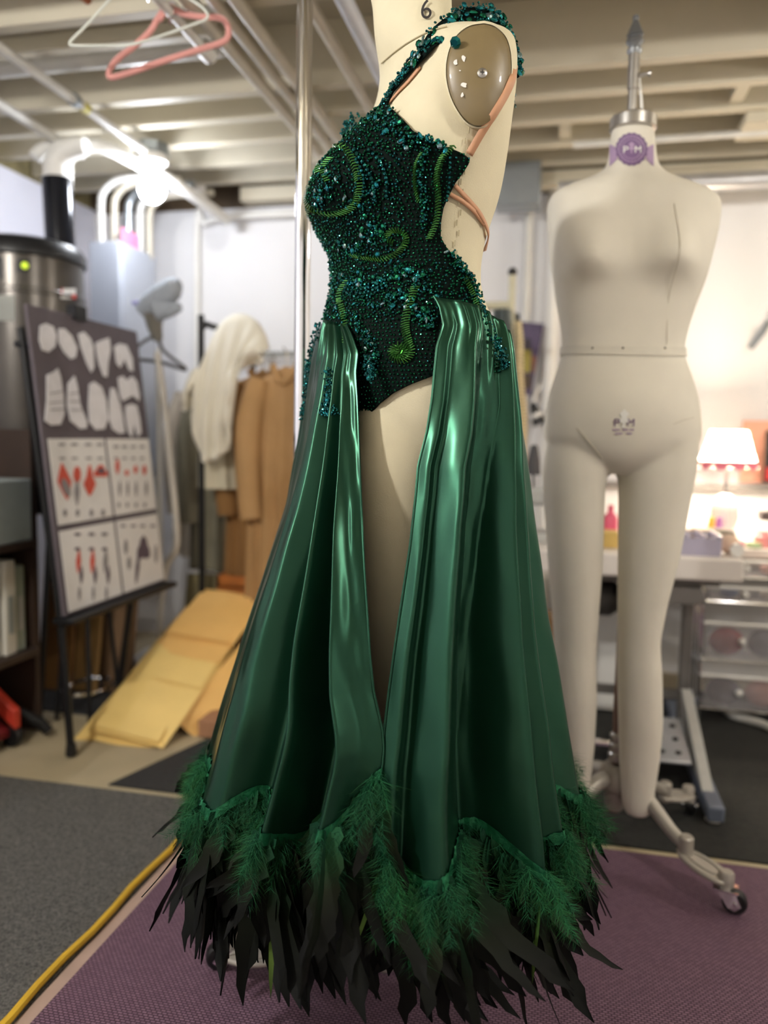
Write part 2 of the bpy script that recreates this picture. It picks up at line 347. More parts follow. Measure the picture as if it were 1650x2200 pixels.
# chrome pole
pt = at(657, 0, D=1.55); pb = at(646, 880, D=1.55)
px_, py_ = (pt.x+pb.x)/2+.0, (pt.y+pb.y)/2
p = thing('chrome_pole', 'tall shiny chrome pole standing behind the green gown', 'pole', (px_, py_, 0.006))
tilt = 0.006
obj('tube', G().tube([(px_-tilt*0, py_, .01), (px_, py_, ZJ)], .0158, 24), M_CHROME, p)
obj('foot', G().lathe([(.06, .006), (.06, .016), (.03, .022), (.02, .04)], (px_, py_, 0)), M_CHROME, p)
obj('coupling', G().lathe([(.0175, 1.0), (.018, 1.002), (.018, 1.02), (.0175, 1.022)], (px_, py_, .9)), M_CHROME, p)

# ================================================================== dress forms
RR = Vector((math.cos(YAW), math.sin(YAW), 0)); NN = Vector((math.sin(YAW), -math.cos(YAW), 0))   # right / towards the viewer's side
class Frame:
    def __init__(s, F): s.F = Vector((F[0], F[1], 0))
    def uv(s, px, py, q=0):
        d = ray(px, py); t = (q-(CAM-s.F).dot(NN))/d.dot(NN); P = CAM+d*t
        return (P-s.F).dot(RR), P.z
    def W(s, a, q, z): return s.F+RR*a+NN*q+Vector((0, 0, z))
def sm(xs, ys):
    """smooth monotone-ish interpolation of a table"""
    xs = np.array(xs, float); ys = np.array(ys, float); o = np.argsort(xs); xs = xs[o]; ys = ys[o]
    g = np.linspace(xs[0], xs[-1], 600); v = np.interp(g, xs, ys); k = np.hanning(31); k /= k.sum()
    vp = np.convolve(np.pad(v, 15, mode='reflect', reflect_type='odd'), k, mode='valid')
    return lambda x: float(np.interp(x, g, vp))
class Loft:
    """body of stacked super-ellipses; rows (pixel y, left, right, half depth, exponent) read at the body's own depth, q0 = offset towards the viewer, k = shear"""
    def __init__(s, fr, rows, k=0.0, q0=0.0):
        s.fr = fr; s.q0 = q0; z = []; kk = []; c = []; a = []; b = []; p = []
        for (y, l, r, bb, pp) in rows:
            sl, zz = fr.uv(l, y, q0); sr, _ = fr.uv(r, y, q0); e = abs(sr-sl)/2
            z.append(zz); c.append((sl+sr)/2); b.append(bb); kk.append(k(y) if callable(k) else k); pd = pp/(pp-1); a.append(max(e**pd-(kk[-1]*bb)**pd, (e*.5)**pd)**(1/pd)); p.append(pp)
        s.k = sm(z, kk); s.z0, s.z1 = min(z), max(z)
        s.c, s.a, s.b, s.p = sm(z, c), sm(z, a), sm(z, b), sm(z, p); s.bumps = []
    def pt(s, z, th, off=0):
        zz = min(max(z, s.z0), s.z1); e = 2/s.p(zz); ct, st = math.cos(th), math.sin(th)
        x = (s.a(zz)+off)*math.copysign(abs(ct)**e, ct); q = (s.b(zz)+off)*math.copysign(abs(st)**e, st)
        return s.bump(Vector((s.c(zz)+x+s.k(zz)*q, s.q0+q, z)))
    def bump(s, P):
        Q = P.copy()
        for (c, r, d) in s.bumps:
            dd = P-c; w = math.exp(-((dd.x/r[0])**2+(dd.y/r[1])**2+(dd.z/(r[2] if dd.z > 0 else r[3]))**2)); Q += d*w
        return Q
    def world(s, z, th, off=0): P = s.pt(z, th, off); return s.fr.W(P.x, P.y, P.z)
    def hit(s, px, py):
        """(z, angle) of the surface point seen at a pixel"""
        best = None
        for i in range(241):
            q = .35-.55*i/240; sx, z = s.fr.uv(px, py, s.q0+q)
            if z < s.z0-.02 or z > s.z1+.02: continue
            zz = min(max(z, s.z0), s.z1); a, b, p = s.a(zz), s.b(zz), s.p(zz); u = (sx-s.c(zz)-s.k(zz)*q)/a
            f = abs(u)**p+abs(q/b)**p
            if best is None or f < best[0]: best = (f, z, u, q/b, p)
            if f <= 1:
                lo, hi = q, q+.55/240
                for _ in range(8):
                    q = (lo+hi)/2; sx, z = s.fr.uv(px, py, s.q0+q); zz = min(max(z, s.z0), s.z1); a, b, p = s.a(zz), s.b(zz), s.p(zz); u = (sx-s.c(zz)-s.k(zz)*q)/a; f = abs(u)**p+abs(q/b)**p
                    if f <= 1: lo = q; best = (f, z, u, q/b, p)
                    else: hi = q
                break
        f, z, u, v, p = best; th = math.atan2(math.copysign(abs(v)**(p/2), v), math.copysign(abs(u)**(p/2), u))
        return z, th % (2*PI)
    def geo(s, nz=70, nt=48, grow=0):
        P = []
        for i in range(nz+1):
            z = s.z0+(s.z1-s.z0)*i/nz; P.append([s.world(z, 2*PI*j/nt, grow) for j in range(nt)])
        g = G().grid(P, wrap=True); g.f.append(tuple(range(nt))[::-1]); e = nz*nt; g.f.append(tuple(range(e, e+nt))); return g
def fuse(name, parts, m, parent, voxel=.0065, smooth=6):
    g = G()
    for q in parts: g.add(q.v, q.f)
    o = obj(name, g, m, parent); rm = o.modifiers.new('r', 'REMESH'); rm.mode = 'VOXEL'; rm.voxel_size = voxel; rm.use_smooth_shade = True
    s = o.modifiers.new('s', 'SMOOTH'); s.iterations = smooth; s.factor = .5
    bpy.context.view_layer.update(); dg = bpy.context.evaluated_depsgraph_get(); me = bpy.data.meshes.new_from_object(o.evaluated_get(dg))
    o.modifiers.clear(); o.data = me
    if not me.materials: me.materials.append(m)
    return o

def stand(parent, x, y, zh, angs, zpole, rp=.013, mp=None):
    """caster stand: pole, collars, hub, curved legs with a pedal plate, caster fork and wheel"""
    mp = mp or M_STEEL
    obj('stand_pole', G().tube([(x, y, zh-.05), (x, y, zpole)], rp, 16), mp, parent)
    obj('collar', G().lathe([(rp+.003, zh+.075), (rp+.008, zh+.08), (rp+.008, zh+.095), (rp+.003, zh+.1), (rp+.007, zh+.108), (rp+.007, zh+.118), (rp+.002, zh+.124), (rp+.006, zh+.13), (rp+.006, zh+.142), (rp+.001, zh+.148)], (x, y, 0)), M_STEEL, parent)
    obj('hub', G().lathe([(.018, zh-.045), (.022, zh-.04), (.024, zh), (.04, zh+.015), (.04, zh+.05), (.028, zh+.07)], (x, y, 0)), M_ALU, parent)
    for a in angs:
        d = Vector((math.cos(a), math.sin(a), 0)); o = Vector((x, y, 0)); Z = lambda r, z: o+d*r+Vector((0, 0, z))
        lg = obj('stand_leg', G().tube([Z(.02, zh+.035), Z(.06, zh+.035), Z(.11, zh+.005), Z(.16, zh-.03), Z(.2, zh-.05)], [.021, .02, .017, .015, .014], 12, 4), M_ALU, parent)
        obj('knuckle', G().lathe([(.015, zh-.075), (.016, zh-.07), (.016, zh-.03), (.012, zh-.025)], Z(.2, 0), 16), M_ALU, lg)
        n = Vector((-d.y, d.x, 0)); zp = zh-.08; pts = []
        for k in range(28):
            t = 2*PI*k/28; pts.append(Z(.245+.066*math.cos(t), zp-.01*math.cos(t))+n*.033*math.sin(t)*(1+.12*math.cos(t)))
        obj('pedal', G().slab(pts, (0, 0, .011)), M_ALU, lg, bevel=.004)
        obj('pedal_rim', G().tube([p*1.0+Vector((0, 0, .012)) for p in [Z(.245+.04*math.cos(t), zp-.006*math.cos(t))+n*.018*math.sin(t) for t in [2*PI*k/20 for k in range(21)]]], .0022, 6), M_ALU, lg)
        W = Z(.3, 0)
        obj('stem', G().lathe([(.015, .055), (.016, .06), (.016, .085), (.013, .09)], W, 16), M_ALU, lg)
        fk = G(); off = d*.014
        fk.box(W+Vector((0, 0, .053)), (.05, .04, .004), Matrix.Rotation(a+.5, 3, 'Z'))
        ax = Vector((-math.sin(a+.5), math.cos(a+.5), 0)); fw = Vector((ax.y, -ax.x, 0))
        for sgn in (-1, 1):
            c0 = W+ax*.016*sgn; fk.slab([c0-fw*.018+Vector((0, 0, .054)), c0+fw*.018+Vector((0, 0, .054)), c0+fw*.02+off+Vector((0, 0, .03)), c0+fw*.008+off+Vector((0, 0, .018)), c0-fw*.006+off+Vector((0, 0, .022))], ax*.002*sgn)
        obj('caster_fork', fk, M_CHROME, lg)
        Mw = Matrix((fw, ax.cross(fw), ax)).transposed(); cw = W+off+fw*.006+Vector((0, 0, .032))
        obj('caster_wheel', G().lathe([(.006, -.011), (.021, -.011), (.025, -.008), (.026, 0), (.025, .008), (.021, .011), (.006, .011)], cw, 24, Mw), M_BLACK, lg)
        obj('axle', G().lathe([(.005, -.019), (.005, .019)], cw, 10, Mw), M_CHROME, lg)

# ---------------------------------------------------------------- linen form with legs (behind, right)
F2 = (0.165, 1.885); fr2 = Frame(F2)
lf = thing('leg_dress_form', 'pale linen full body dress form with legs on a caster stand', 'dress form', (F2[0], F2[1], 0.006))
T2 = Loft(fr2, [(268, 1320, 1400, .036, 2), (290, 1312, 1406, .04, 2), (345, 1308, 1410, .045, 2), (365, 1299, 1418, .052, 2), (382, 1272, 1440, .06, 2.1), (398, 1225, 1496, .07, 2.3), (412, 1190, 1528, .078, 2.6), (428, 1179, 1541, .083, 3), (455, 1178, 1541, .09, 3),
    (500, 1179, 1534, .1, 2.7), (560, 1183, 1519, .11, 2.5), (600, 1189, 1509, .108, 2.4), (650, 1197, 1491, .1, 2.3), (700, 1206, 1475, .094, 2.2), (740, 1210, 1466, .092, 2.2), (765, 1208, 1466, .094, 2.2), (800, 1196, 1480, .102, 2.2),
    (850, 1180, 1495, .11, 2.2), (900, 1172, 1500, .115, 2.3), (940, 1169, 1500, .115, 2.3), (970, 1190, 1478, .108, 2.2), (995, 1235, 1425, .09, 2.1), (1016, 1285, 1365, .06, 2)])
def b2(px, py, r, d): z, th = T2.hit(px, py); P = T2.pt(z, th); T2.bumps.append((P, r, Vector(d)))
bb = []
for (px, py) in ((1252, 562), (1442, 556)):
    z, th = T2.hit(px, py); bb.append((T2.pt(z, th), (.06, .1, .085, .036), Vector((0, .052, 0))))
z, th = T2.hit(1340, 865); bb.append((T2.pt(z, th), (.11, .1, .07, .08), Vector((0, .022, 0))))
T2.bumps = bb
def leg(fr, rows, q0): return Loft(fr, rows, 0, q0)
LL = leg(fr2, [(930, 1180, 1325, .085, 2.2), (1000, 1169, 1303, .086, 2.2), (1050, 1168, 1297, .084, 2), (1200, 1178, 1293, .075, 2), (1300, 1186, 1286, .066, 2), (1380, 1191, 1280, .06, 2), (1420, 1190, 1279, .06, 2), (1500, 1191, 1281, .06, 2), (1600, 1202, 1276, .052, 2), (1660, 1208, 1269, .045, 2), (1725, 1219, 1263, .034, 2), (1737, 1222, 1260, .028, 2)], 0)
LR = leg(fr2, [(930, 1335, 1496, .085, 2.2), (1000, 1328, 1492, .086, 2.2), (1050, 1331, 1484, .084, 2), (1200, 1330, 1455, .075, 2), (1300, 1329, 1429, .066, 2), (1375, 1329, 1415, .06, 2), (1450, 1328, 1420, .061, 2), (1550, 1330, 1422, .058, 2), (1620, 1331, 1416, .05, 2), (1700, 1335, 1405, .042, 2), (1735, 1338, 1401, .036, 2), (1748, 1345, 1394, .026, 2)], .012)
fuse('body', [T2.geo(90, 64), LL.geo(60, 36), LR.geo(60, 36)], M_LINEN, lf, .006, 8)
def on2(px, py, off=.002): z, th = T2.hit(px, py); return T2.world(z, th, off)
# waist tape and seams
P = []; 
zt = T2.hit(1335, 750)[0]
obj('waist_tape', G().grid([[T2.world(zt+h+.004*math.cos(2*t), t, .0035) for t in [2*PI*k/60 for k in range(60)]] for h in (-.009, -.0085, .0085, .009)], wrap=True), mat('linen tape', (212, 206, 192), .7), lf)
for k, px in enumerate((1275, 1338, 1425)): obj('tape_pin', G().sphere(on2(px, 748, .005), .0022, 8, 6), mat('pin', (90, 82, 74), .4), lf)
def seam2(pts, name='seam', r=.0011, m=None):
    P, _ = catmull([on2(x, y, .0005) for x, y in pts], [1]*len(pts), 5); obj(name, G().tube(P, r, 6), m or mat('seam piping', (186, 178, 160), .7), lf)
seam2([(1237, 920), (1255, 940), (1275, 962), (1293, 985)])
seam2([(1445, 440), (1444, 500), (1440, 560), (1436, 640), (1432, 740)], r=.0007)
seam2([(1443, 912), (1470, 902), (1490, 897)], r=.0006)
# metal cap, rod, finial
cz = T2.z1; cx = T2.c(cz); Wc = fr2.W(cx, 0, 0)
obj('neck_cap', G().lathe([(.047, cz-.012), (.05, cz-.01), (.05, cz+.012), (.046, cz+.016), (.02, cz+.017)], Wc, 32), M_STEEL, lf)
rx, rz = fr2.uv(1362, 32, 0); rb, _ = fr2.uv(1361, 260, 0); Wr = fr2.W((rx+rb)/2, 0, 0); zt0 = rz
obj('rod', G().tube([Wr+Vector((0, 0, cz)), Wr+Vector((0, 0, zt0-.09))], .0098, 14), M_STEEL, lf)
obj('rod_sleeve', G().tube([Wr+Vector((0, 0, zt0-.155)), Wr+Vector((0, 0, zt0-.08))], .0125, 14), M_STEEL, lf)
obj('finial', G().lathe([(.003, 0), (.0065, -.002), (.007, -.008), (.005, -.011), (.009, -.02), (.015, -.034), (.018, -.042), (.013, -.046), (.0175, -.05), (.019, -.056), (.014, -.062), (.012, -.066), (.016, -.071), (.016, -.076), (.012, -.082), (.011, -.1)], Wr+Vector((0, 0, zt0)), 24), mat('dull steel', (128, 130, 132), .4, .7), lf)
sp = Wr+Vector((0, 0, zt0-.128))
obj('thumb_screw', G().tube([sp, sp+RR*.028+NN*.008+Vector((0, 0, .004)), sp+RR*.034+NN*.009+Vector((0, 0, .004))], [.004, .004, .0075], 10), M_STEEL, lf)
obj('hanging_cord', G().tube([sp+RR*.012, sp+RR*.02+Vector((0, 0, -.05)), sp+RR*.024+Vector((0, 0, -.1)), sp+RR*.022+Vector((0, 0, -.135))], .003, 8, 4), M_WHITE, lf)
# neck seal with scalloped edge
def flat2(pts, off): return [on2(x, y, off) for x, y in pts]
def disc2(cx_, cy_, rx_, ry_, off, nn=64, scal=0, inner=0):
    ring = [(cx_+rx_*(1+scal*math.cos(18*t))*math.cos(t), cy_+ry_*(1+scal*math.cos(18*t))*math.sin(t)) for t in [2*PI*k/nn for k in range(nn)]]
    g = G()
    if inner:
        r2 = [(cx_+(x-cx_)*inner, cy_+(y-cy_)*inner) for x, y in ring]; g.grid([flat2(ring, off), flat2(r2, off)], wrap=True)
    else:
        rows = [flat2([(cx_+(x-cx_)*f, cy_+(y-cy_)*f) for x, y in ring], off) for f in (1, .66, .33, .02)]; g.grid(rows, wrap=True)
    return g
sl = obj('seal_sticker', disc2(1357, 321, 33, 35, .0022, 108, .03), M_PURPLE, lf, label='round purple scalloped seal on the neck')
obj('seal_ring', disc2(1357, 321, 27, 29, .003, 64, 0, .93), M_LPURPLE, sl)
obj('seal_ring', disc2(1357, 321, 20, 21.5, .003, 64, 0, .93), M_LPURPLE, sl)
for sx in (-1, 1):
    obj('seal_ribbon', G().grid([[on2(1357+sx*(30+i*4), 318+j*8+i*2*(j-1), .0018) for j in range(4)] for i in range(5)]), M_LPURPLE, sl)
def put_text(txt, cx_, cy_, h, m, par, surf, off, name='print', sx=1.0, rot=0):
    vs_, fs_ = text_mesh(txt, h*1.38); g = G(); cr, sr = math.cos(rot), math.sin(rot)
    g.add([surf(cx_+sx*(v.x*cr+v.y*sr), cy_-(v.y*cr-v.x*sr), off) for v in vs_], fs_); return obj(name, g, m, par, fix=False)
def icon2(cx_, cy_, h, off, par, m):   # little dress form icon
    pr = [(-.5, .08), (-.42, .08), (-.36, .2), (-.25, .26), (-.1, .14), (.1, .26), (.2, .22), (.25, .06), (.45, .06), (.5, .2)]
    L_ = [on2(cx_-wd*h, cy_+yy*h, off) for yy, wd in pr]; R_ = [on2(cx_+wd*h, cy_+yy*h, off) for yy, wd in pr]
    obj('print_icon', G().grid([L_, R_]), m, par)
put_text('P', 1345, 323, 15, M_WHITE, sl, on2, .0035, 'seal_letter', 1.1); put_text('M', 1370, 323, 15, M_WHITE, sl, on2, .0035, 'seal_letter', .95); icon2(1357, 318, 24, .0035, sl, M_LPURPLE)
for k in range(22):
    t = 2*PI*k/22+.1
    if abs(math.sin(t)) > .25: obj('seal_mark', G().grid([[on2(1357+r*math.cos(t+d), 321+r*1.07*math.sin(t+d), .0032) for d in (-.04, .04)] for r in (21.8, 24.6)]), M_LPURPLE, sl)
put_text('P', 1320, 909, 17, M_PURPLE, lf, on2, .0022, 'print_letter', 1.15); put_text('M', 1350, 909, 17, M_PURPLE, lf, on2, .0022, 'print_letter', 1.0); icon2(1335, 900, 38, .0022, lf, M_WHITE)
for (xa, xb, y) in ((1312, 1328, 922), (1333, 1345, 922), (1348, 1358, 922), (1318, 1334, 930), (1342, 1354, 930)):
    obj('print_line', G().grid([[on2(xa+(xb-xa)*i/4, y+j, .002) for j in (0, 3)] for i in range(5)]), M_LPURPLE, lf)
stand(lf, F2[0]-.005, F2[1]+.05, .15, [math.radians(a) for a in (-43, -137, 47, 137)], fr2.uv(1330, 1000)[1], .013, mat('rusty rose pole', (136, 112, 104), .35, .6))

# ---------------------------------------------------------------- cream form that wears the gown
F1v = at(850, 940, D=1.3); F1 = (F1v.x, F1v.y); fr1 = Frame(F1)
df = thing('dress_form', 'cream dress form wearing the green gown, size six on its neck', 'dress form', (F1[0], F1[1], 0.006))
KS = .34
T1 = Loft(fr1, [(-45, 790, 972, .062, 2), (0, 800, 968, .062, 2), (40, 802, 968, .063, 2), (80, 806, 975, .068, 2), (105, 812, 996, .082, 2.1), (125, 816, 1034, .115, 2.3), (142, 812, 1066, .142, 2.6), (160, 806, 1080, .158, 2.9), (200, 790, 1084, .166, 3), (250, 766, 1082, .17, 3),
    (300, 738, 1078, .167, 2.7), (350, 712, 1074, .16, 2.5), (400, 698, 1068, .152, 2.4), (425, 694, 1064, .15, 2.3), (460, 702, 1056, .146, 2.2), (500, 712, 1042, .14, 2.2), (540, 720, 1030, .136, 2.2), (580, 724, 1023, .134, 2.2), (620, 720, 1021, .137, 2.2),
    (660, 711, 1028, .145, 2.2), (700, 692, 1046, .155, 2.3), (750, 684, 1060, .165, 2.3), (800, 684, 1072, .172, 2.3), (850, 690, 1074, .173, 2.4), (900, 700, 1066, .168, 2.5), (960, 720, 1040, .15, 2.5)], KS)
z, th = T1.hit(745, 405); P = T1.pt(z, th)
nb = Vector((-.85, .52, 0)).normalized()
T1.bumps = [(P, (.06, .09, .085, .05), nb*.034), (Vector((P.x-.035, -P.y*.55, P.z)), (.08, .09, .085, .05), Vector((-.02, -.006, 0)))]
NL = Loft(fr1, [(860, 770, 1010, .06, 2.3), (900, 762, 1000, .07, 2.2), (1000, 748, 975, .08, 2.1), (1100, 752, 958, .082, 2), (1300, 772, 940, .074, 2), (1400, 782, 934, .069, 2), (1500, 788, 940, .068, 2), (1600, 800, 948, .066, 2), (1750, 825, 945, .055, 2), (1900, 850, 932, .043, 2), (2020, 862, 926, .035, 2), (2045, 868, 920, .028, 2)], 0, .075)
FL = Loft(fr1, [(860, 660, 960, .08, 2.3), (1000, 690, 925, .086, 2.1), (1300, 720, 890, .074, 2), (1500, 735, 890, .068, 2), (1900, 790, 880, .043, 2), (2020, 805, 870, .034, 2)], 0, -.09)
fuse('body', [T1.geo(120, 72), NL.geo(60, 40), FL.geo(50, 32)], M_CREAM, df, .006, 4)
def on1(px, py, off=.002): z, th = T1.hit(px, py); return T1.world(z, th, off)
put_text('6', 914, 25, 43, M_INK, df, on1, .004, 'size_number', .85, -.1)
def seam1(pts, m, r=.0008, off=.0015, k=5): 
    P, _ = catmull([on1(x, y, off) for x, y in pts], [1]*len(pts), k); obj('seam', G().tube(P, r, 6), m, df)
M_SEAM = mat('cream seam', (176, 164, 132), .75)
seam1([(822, 136), (850, 112), (885, 88), (925, 68), (960, 58)], M_SEAM, .001, .002)
for k in range(16):    # basting stitches down the side
    y0 = 275+k*22; x0 = 1006-(y0-275)*.10-(6 if k % 2 else 0)
    obj('side_stitch', G().tube([on1(x0, y0, .0022), on1(x0-1, y0+13, .0022)], .0009, 6), M_SEAM, df)
# arm cap: khaki egg-shaped plate
out = [(1040, 52), (1062, 58), (1083, 76), (1094, 102), (1098, 135), (1097, 165), (1092, 195), (1078, 225), (1062, 252), (1040, 269), (1018, 270), (998, 256), (980, 230), (967, 200), (960, 165), (961, 130), (970, 98), (985, 74), (1010, 57)]
oc, _ = catmull([Vector((x, y, 0)) for x, y in out+out[:1]], [1]*(len(out)+1), 4); oc = oc[:-1]
qp = max(T1.pt(*T1.hit(x, y)).y for x, y in out)+.004
def capat(x, y, q): d, zz = fr1.uv(x, y, q); return fr1.W(d, q, zz)
rows = []
for f, dq in ((1, -.03), (1, 0), (.985, .003), (.9, .006), (.7, .011), (.45, .0145), (.2, .016), (.02, .0165)):
    rows.append([capat(1035+(p.x-1035)*f, 160+(p.y-160)*f, qp+dq) for p in oc])
ac = obj('arm_cap', G().grid(rows, wrap=True), M_KHAKI, df, label='glossy khaki arm cap plate', sharp=50)
rim = [[capat(1035+(p.x-1035)*f, 160+(p.y-160)*f*1.0, qp+dq) for p in oc] for f, dq in ((1.07, -.045), (1.07, -.012), (1.05, -.001), (1.02, .001), (1.0, -.004))]
obj('arm_rim', G().grid(rim, wrap=True), M_CREAM, df, sharp=80)
scw = capat(1036, 157, qp+.0165); Mx = Matrix((RR, Vector((0, 0, 1)), NN)).transposed()
s_ = obj('screw', G().lathe([(.0001, 0), (.0065, 0), (.0065, .001), (.004, .0024), (.0001, .003)], scw, 16, Mx), M_STEEL, ac)
obj('screw_slot', G().box(scw+NN*.0028, (.006, .0012, .0012), Mx).box(scw+NN*.0028, (.0012, .006, .0012), Mx), M_INK, ac)
for (x, y, w_, h_) in ((979, 134, 4, 7), (996, 126, 4, 7), (997, 183, 6, 6), (993, 204, 3, 5), (988, 152, 1.6, 1.6)):
    f = math.hypot((x-1035)/78, (y-160)/110); dq = .0165-.011*f*f+.001
    pts = [capat(x+w_*(1+.3*math.sin(3*t+x))*math.cos(t), y+h_*(1+.25*math.sin(2*t+y))*math.sin(t), qp+dq) for t in [2*PI*k/12 for k in range(12)]]
    obj('paint_chip', G().slab(pts, NN*.0006), M_WHITE, ac)
fl = at(458, 2016, Z=.06); a0 = math.atan2(fl.y-F1[1], fl.x-F1[0])
stand(df, F1[0], F1[1], .12, [a0, a0-math.radians(75), a0-math.radians(140)], .95)

# ================================================================== the gown
gown = thing('evening_gown', 'emerald satin evening gown with beaded bodice and feather hem', 'dress', (F1[0], F1[1], .25))
# bodice edges read on the body's surface
RE = [(226, 834), (240, 852), (262, 872), (285, 890), (305, 928), (318, 955), (332, 988), (345, 1004), (356, 1001), (375, 990), (395, 975), (425, 960), (450, 950), (480, 945), (512, 944), (535, 956), (560, 976), (590, 1000), (620, 1012), (650, 1020), (690, 1034), (740, 1052), (785, 1064), (800, 1064), (806, 935), (815, 912), (828, 880), (845, 848), (868, 820), (892, 800), (925, 778), (950, 755)]
LE = [(226, 832), (236, 818), (248, 798), (262, 775), (268, 768)]
def edge(tab):
    z, t = [], []
    for y in np.arange(tab[0][0], tab[-1][0]+.1, 2.0):
        zz, th = T1.hit(px_interp(tab, y), y); z.append(zz); t.append(th)
    o = np.argsort(z); z = np.array(z)[o]; t = np.array(t)[o]; return (lambda q: float(np.interp(q, z, t))), z[0], z[-1]
thR, zlo, zhi = edge(RE); thL, zl0, _ = edge(LE)
OFF = .005
zneck = zl0
def brow(z, n, off):
    a = thR(z); return [T1.world(z, a+(2*PI-2*a)*j/n, off) for j in range(n+1)]
g = G(); nz = 260; g.grid([brow(zlo+(zneck-zlo)*i/nz, 110, OFF) for i in range(nz+1)])
for sgn in (1, -1):
    rows = []
    for i in range(31):
        z = zneck+(zhi-zneck)*i/30; a, b = thR(z), max(thL(z), thR(z)+.002)
        rows.append([T1.world(z, sgn*(a+(b-a)*j/24), OFF) for j in range(25)])
    g.grid(rows)
bod = obj('bodice', g, M_VELVET, gown, label='dark green beaded bodice'); so = bod.modifiers.new('t', 'SOLIDIFY'); so.thickness = .003; so.offset = 1

# ---- skirt
SK = Loft(fr1, [(600, 706, 1032, .143, 2.2), (640, 703, 1036, .15, 2.2), (700, 688, 1054, .163, 2.2), (760, 676, 1068, .178, 2.2), (850, 668, 1077, .19, 2.15), (950, 656, 1090, .203, 2.1), (1090, 630, 1107, .222, 2), (1290, 564, 1133, .25, 2), (1500, 496, 1167, .272, 2), (1640, 456, 1194, .285, 2), (1770, 420, 1214, .297, 2), (1860, 396, 1240, .3, 2)], lambda y: .34 if y < 700 else max(.08, .34-.26*(y-700)/500))
FE = [(690, 752), (720, 766), (760, 779), (800, 775), (860, 778), (930, 780), (1000, 783), (1130, 786), (1250, 791), (1400, 799), (1480, 806), (1560, 823), (1600, 826), (1640, 822), (1700, 810), (1740, 802), (1900, 770), (2100, 740)]
BE = [(610, 915), (632, 922), (660, 938), (700, 946), (745, 934), (790, 930), (860, 924), (930, 914), (1000, 897), (1060, 892), (1170, 880), (1290, 862), (1400, 846), (1500, 833), (1570, 825), (1650, 814), (1740, 806), (1850, 800), (1950, 798), (2100, 796)]
def sedge(tab):
    z, t = [], []
    for y in np.arange(tab[0][0], tab[-1][0]+.1, 8.0):
        zz, th = SK.hit(px_interp(tab, y), y)
        if zz < SK.z0+.001: break
        z.append(zz); t.append(th)
    o = np.argsort(z); z = np.array(z)[o]; t = np.array(t)[o]; return lambda q: float(np.interp(q, z, t))
tF, tB = sedge(FE), sedge(BE)
def table(pts):
    xs = np.array([p[0] for p in pts]); ys = np.array([p[1] for p in pts])
    gx = np.linspace(0, 1, 400); gy = np.interp(gx, xs, ys); k = np.hanning(17); k /= k.sum()
    gy = np.convolve(np.pad(gy, 8, mode='edge'), k, mode='valid'); return lambda u: float(np.interp(u, gx, gy))
DF = table([(0, .004), (.08, .012), (.145, .028), (.17, -.03), (.24, -.03), (.32, .02), (.40, -.012), (.455, -.014), (.53, .016), (.62, .018), (.74, .006), (.86, .002), (1, 0)])
DB = table([(0, .002), (.05, .01), (.075, -.004), (.17, .022), (.24, -.004), (.31, -.032), (.37, -.022), (.45, .022), (.5, -.008), (.57, .014), (.7, -.014), (.82, .012), (1, 0)])
zF0, zB0 = SK.hit(720, 700)[0], SK.hit(960, 640)[0]
def skirt_pt(side, v, t, off=0):
    """v: 0 at the slit edge, 1 at the outline, 2 at the hidden far side; t: 0 top, 1 hem"""
    if side == 'F':
        zt = zF0+(.02*(v-.3) if v < 1 else .014); zh = .445+.095*max(0, 1-v/.17)**1.3+.018*math.sin(v*17)+.01*math.sin(v*41+1)
    else:
        zt = zB0-.03*min(1, v*1.6)-.045*min(1, max(0, v-.3)*1.3); zh = .43+.03*max(0, 1-v/.06)-.016*math.sin(v*15)+.01*math.sin(v*37)-.022*math.exp(-((v-.45)/.08)**2)
    z = zt+(zh-zt)*t
    if side == 'F': e = tF(z); th = e+(PI-e)*v if v <= 1 else PI+(v-1)*PI/2
    else: e = tB(z); th = e*(1-v) if v <= 1 else -(v-1)*PI/2
    gr = min(1, max(0, t*1.25))**.75
    if v <= 1: d = (DF if side == 'F' else DB)(v)
    else: d = .022*math.sin((v-1)*26)*min(1, (v-1)*4)*min(1, max(0, 2-v)*6)
    d = max(d*(.12+1.9*gr), -(.003+.09*max(0, t-.17)))
    ph = 3.1 if side == 'F' else 1.2
    d += .0012*gr*math.sin(t*13+v*31+ph)*math.sin(v*47+t*5)+.0004*math.sin(t*31-v*63+ph)
    if side == 'F' and v < .16: d += .0013*math.sin(t*24+v*75+1.5*math.sin(t*7))*math.sin(min(1, v/.16)*PI)*min(1, t*3)
    if t < .16: d += (.16-t)*.025*max(0, math.sin(v*58+ph))*(1 if v < 1 else 0)   # gathers at the top
    return SK.world(z, th, d+off+.006*(1-t)+.004)
def panel(side):
    vs_ = list(np.linspace(0, 1, 170))+list(np.linspace(1, 2, 60))[1:]
    g = G(); g.grid([[skirt_pt(side, v, t) for v in vs_] for t in np.linspace(0, 1, 130)])
    o = obj('skirt_panel', g, M_SATIN, gown, label={'F': 'front satin skirt panel', 'B': 'back satin skirt panel'}[side], sharp=180)
    s2 = o.modifiers.new('t', 'SOLIDIFY'); s2.thickness = .0012; s2.offset = -1; return o
pF, pB = panel('F'), panel('B')
for side, par in (('F', pF), ('B', pB)):    # narrow hem band, ruched
    vs_ = list(np.linspace(0, 1, 240))+list(np.linspace(1, 2, 60))[1:]
    rows = []
    for j, t in enumerate(np.linspace(.982, 1.006, 5)):
        rows.append([skirt_pt(side, v, t, .003+.0015*math.sin(v*260+j*.4)+.001*math.sin(v*611)) for v in vs_])
    obj('hem_band', G().grid(rows), M_SATIN2, par, sharp=180)
ge = G()
for side in 'FB':
    ge.tube([skirt_pt(side, 0, t, .001) for t in np.linspace(0, 1, 90)], .0016, 6)
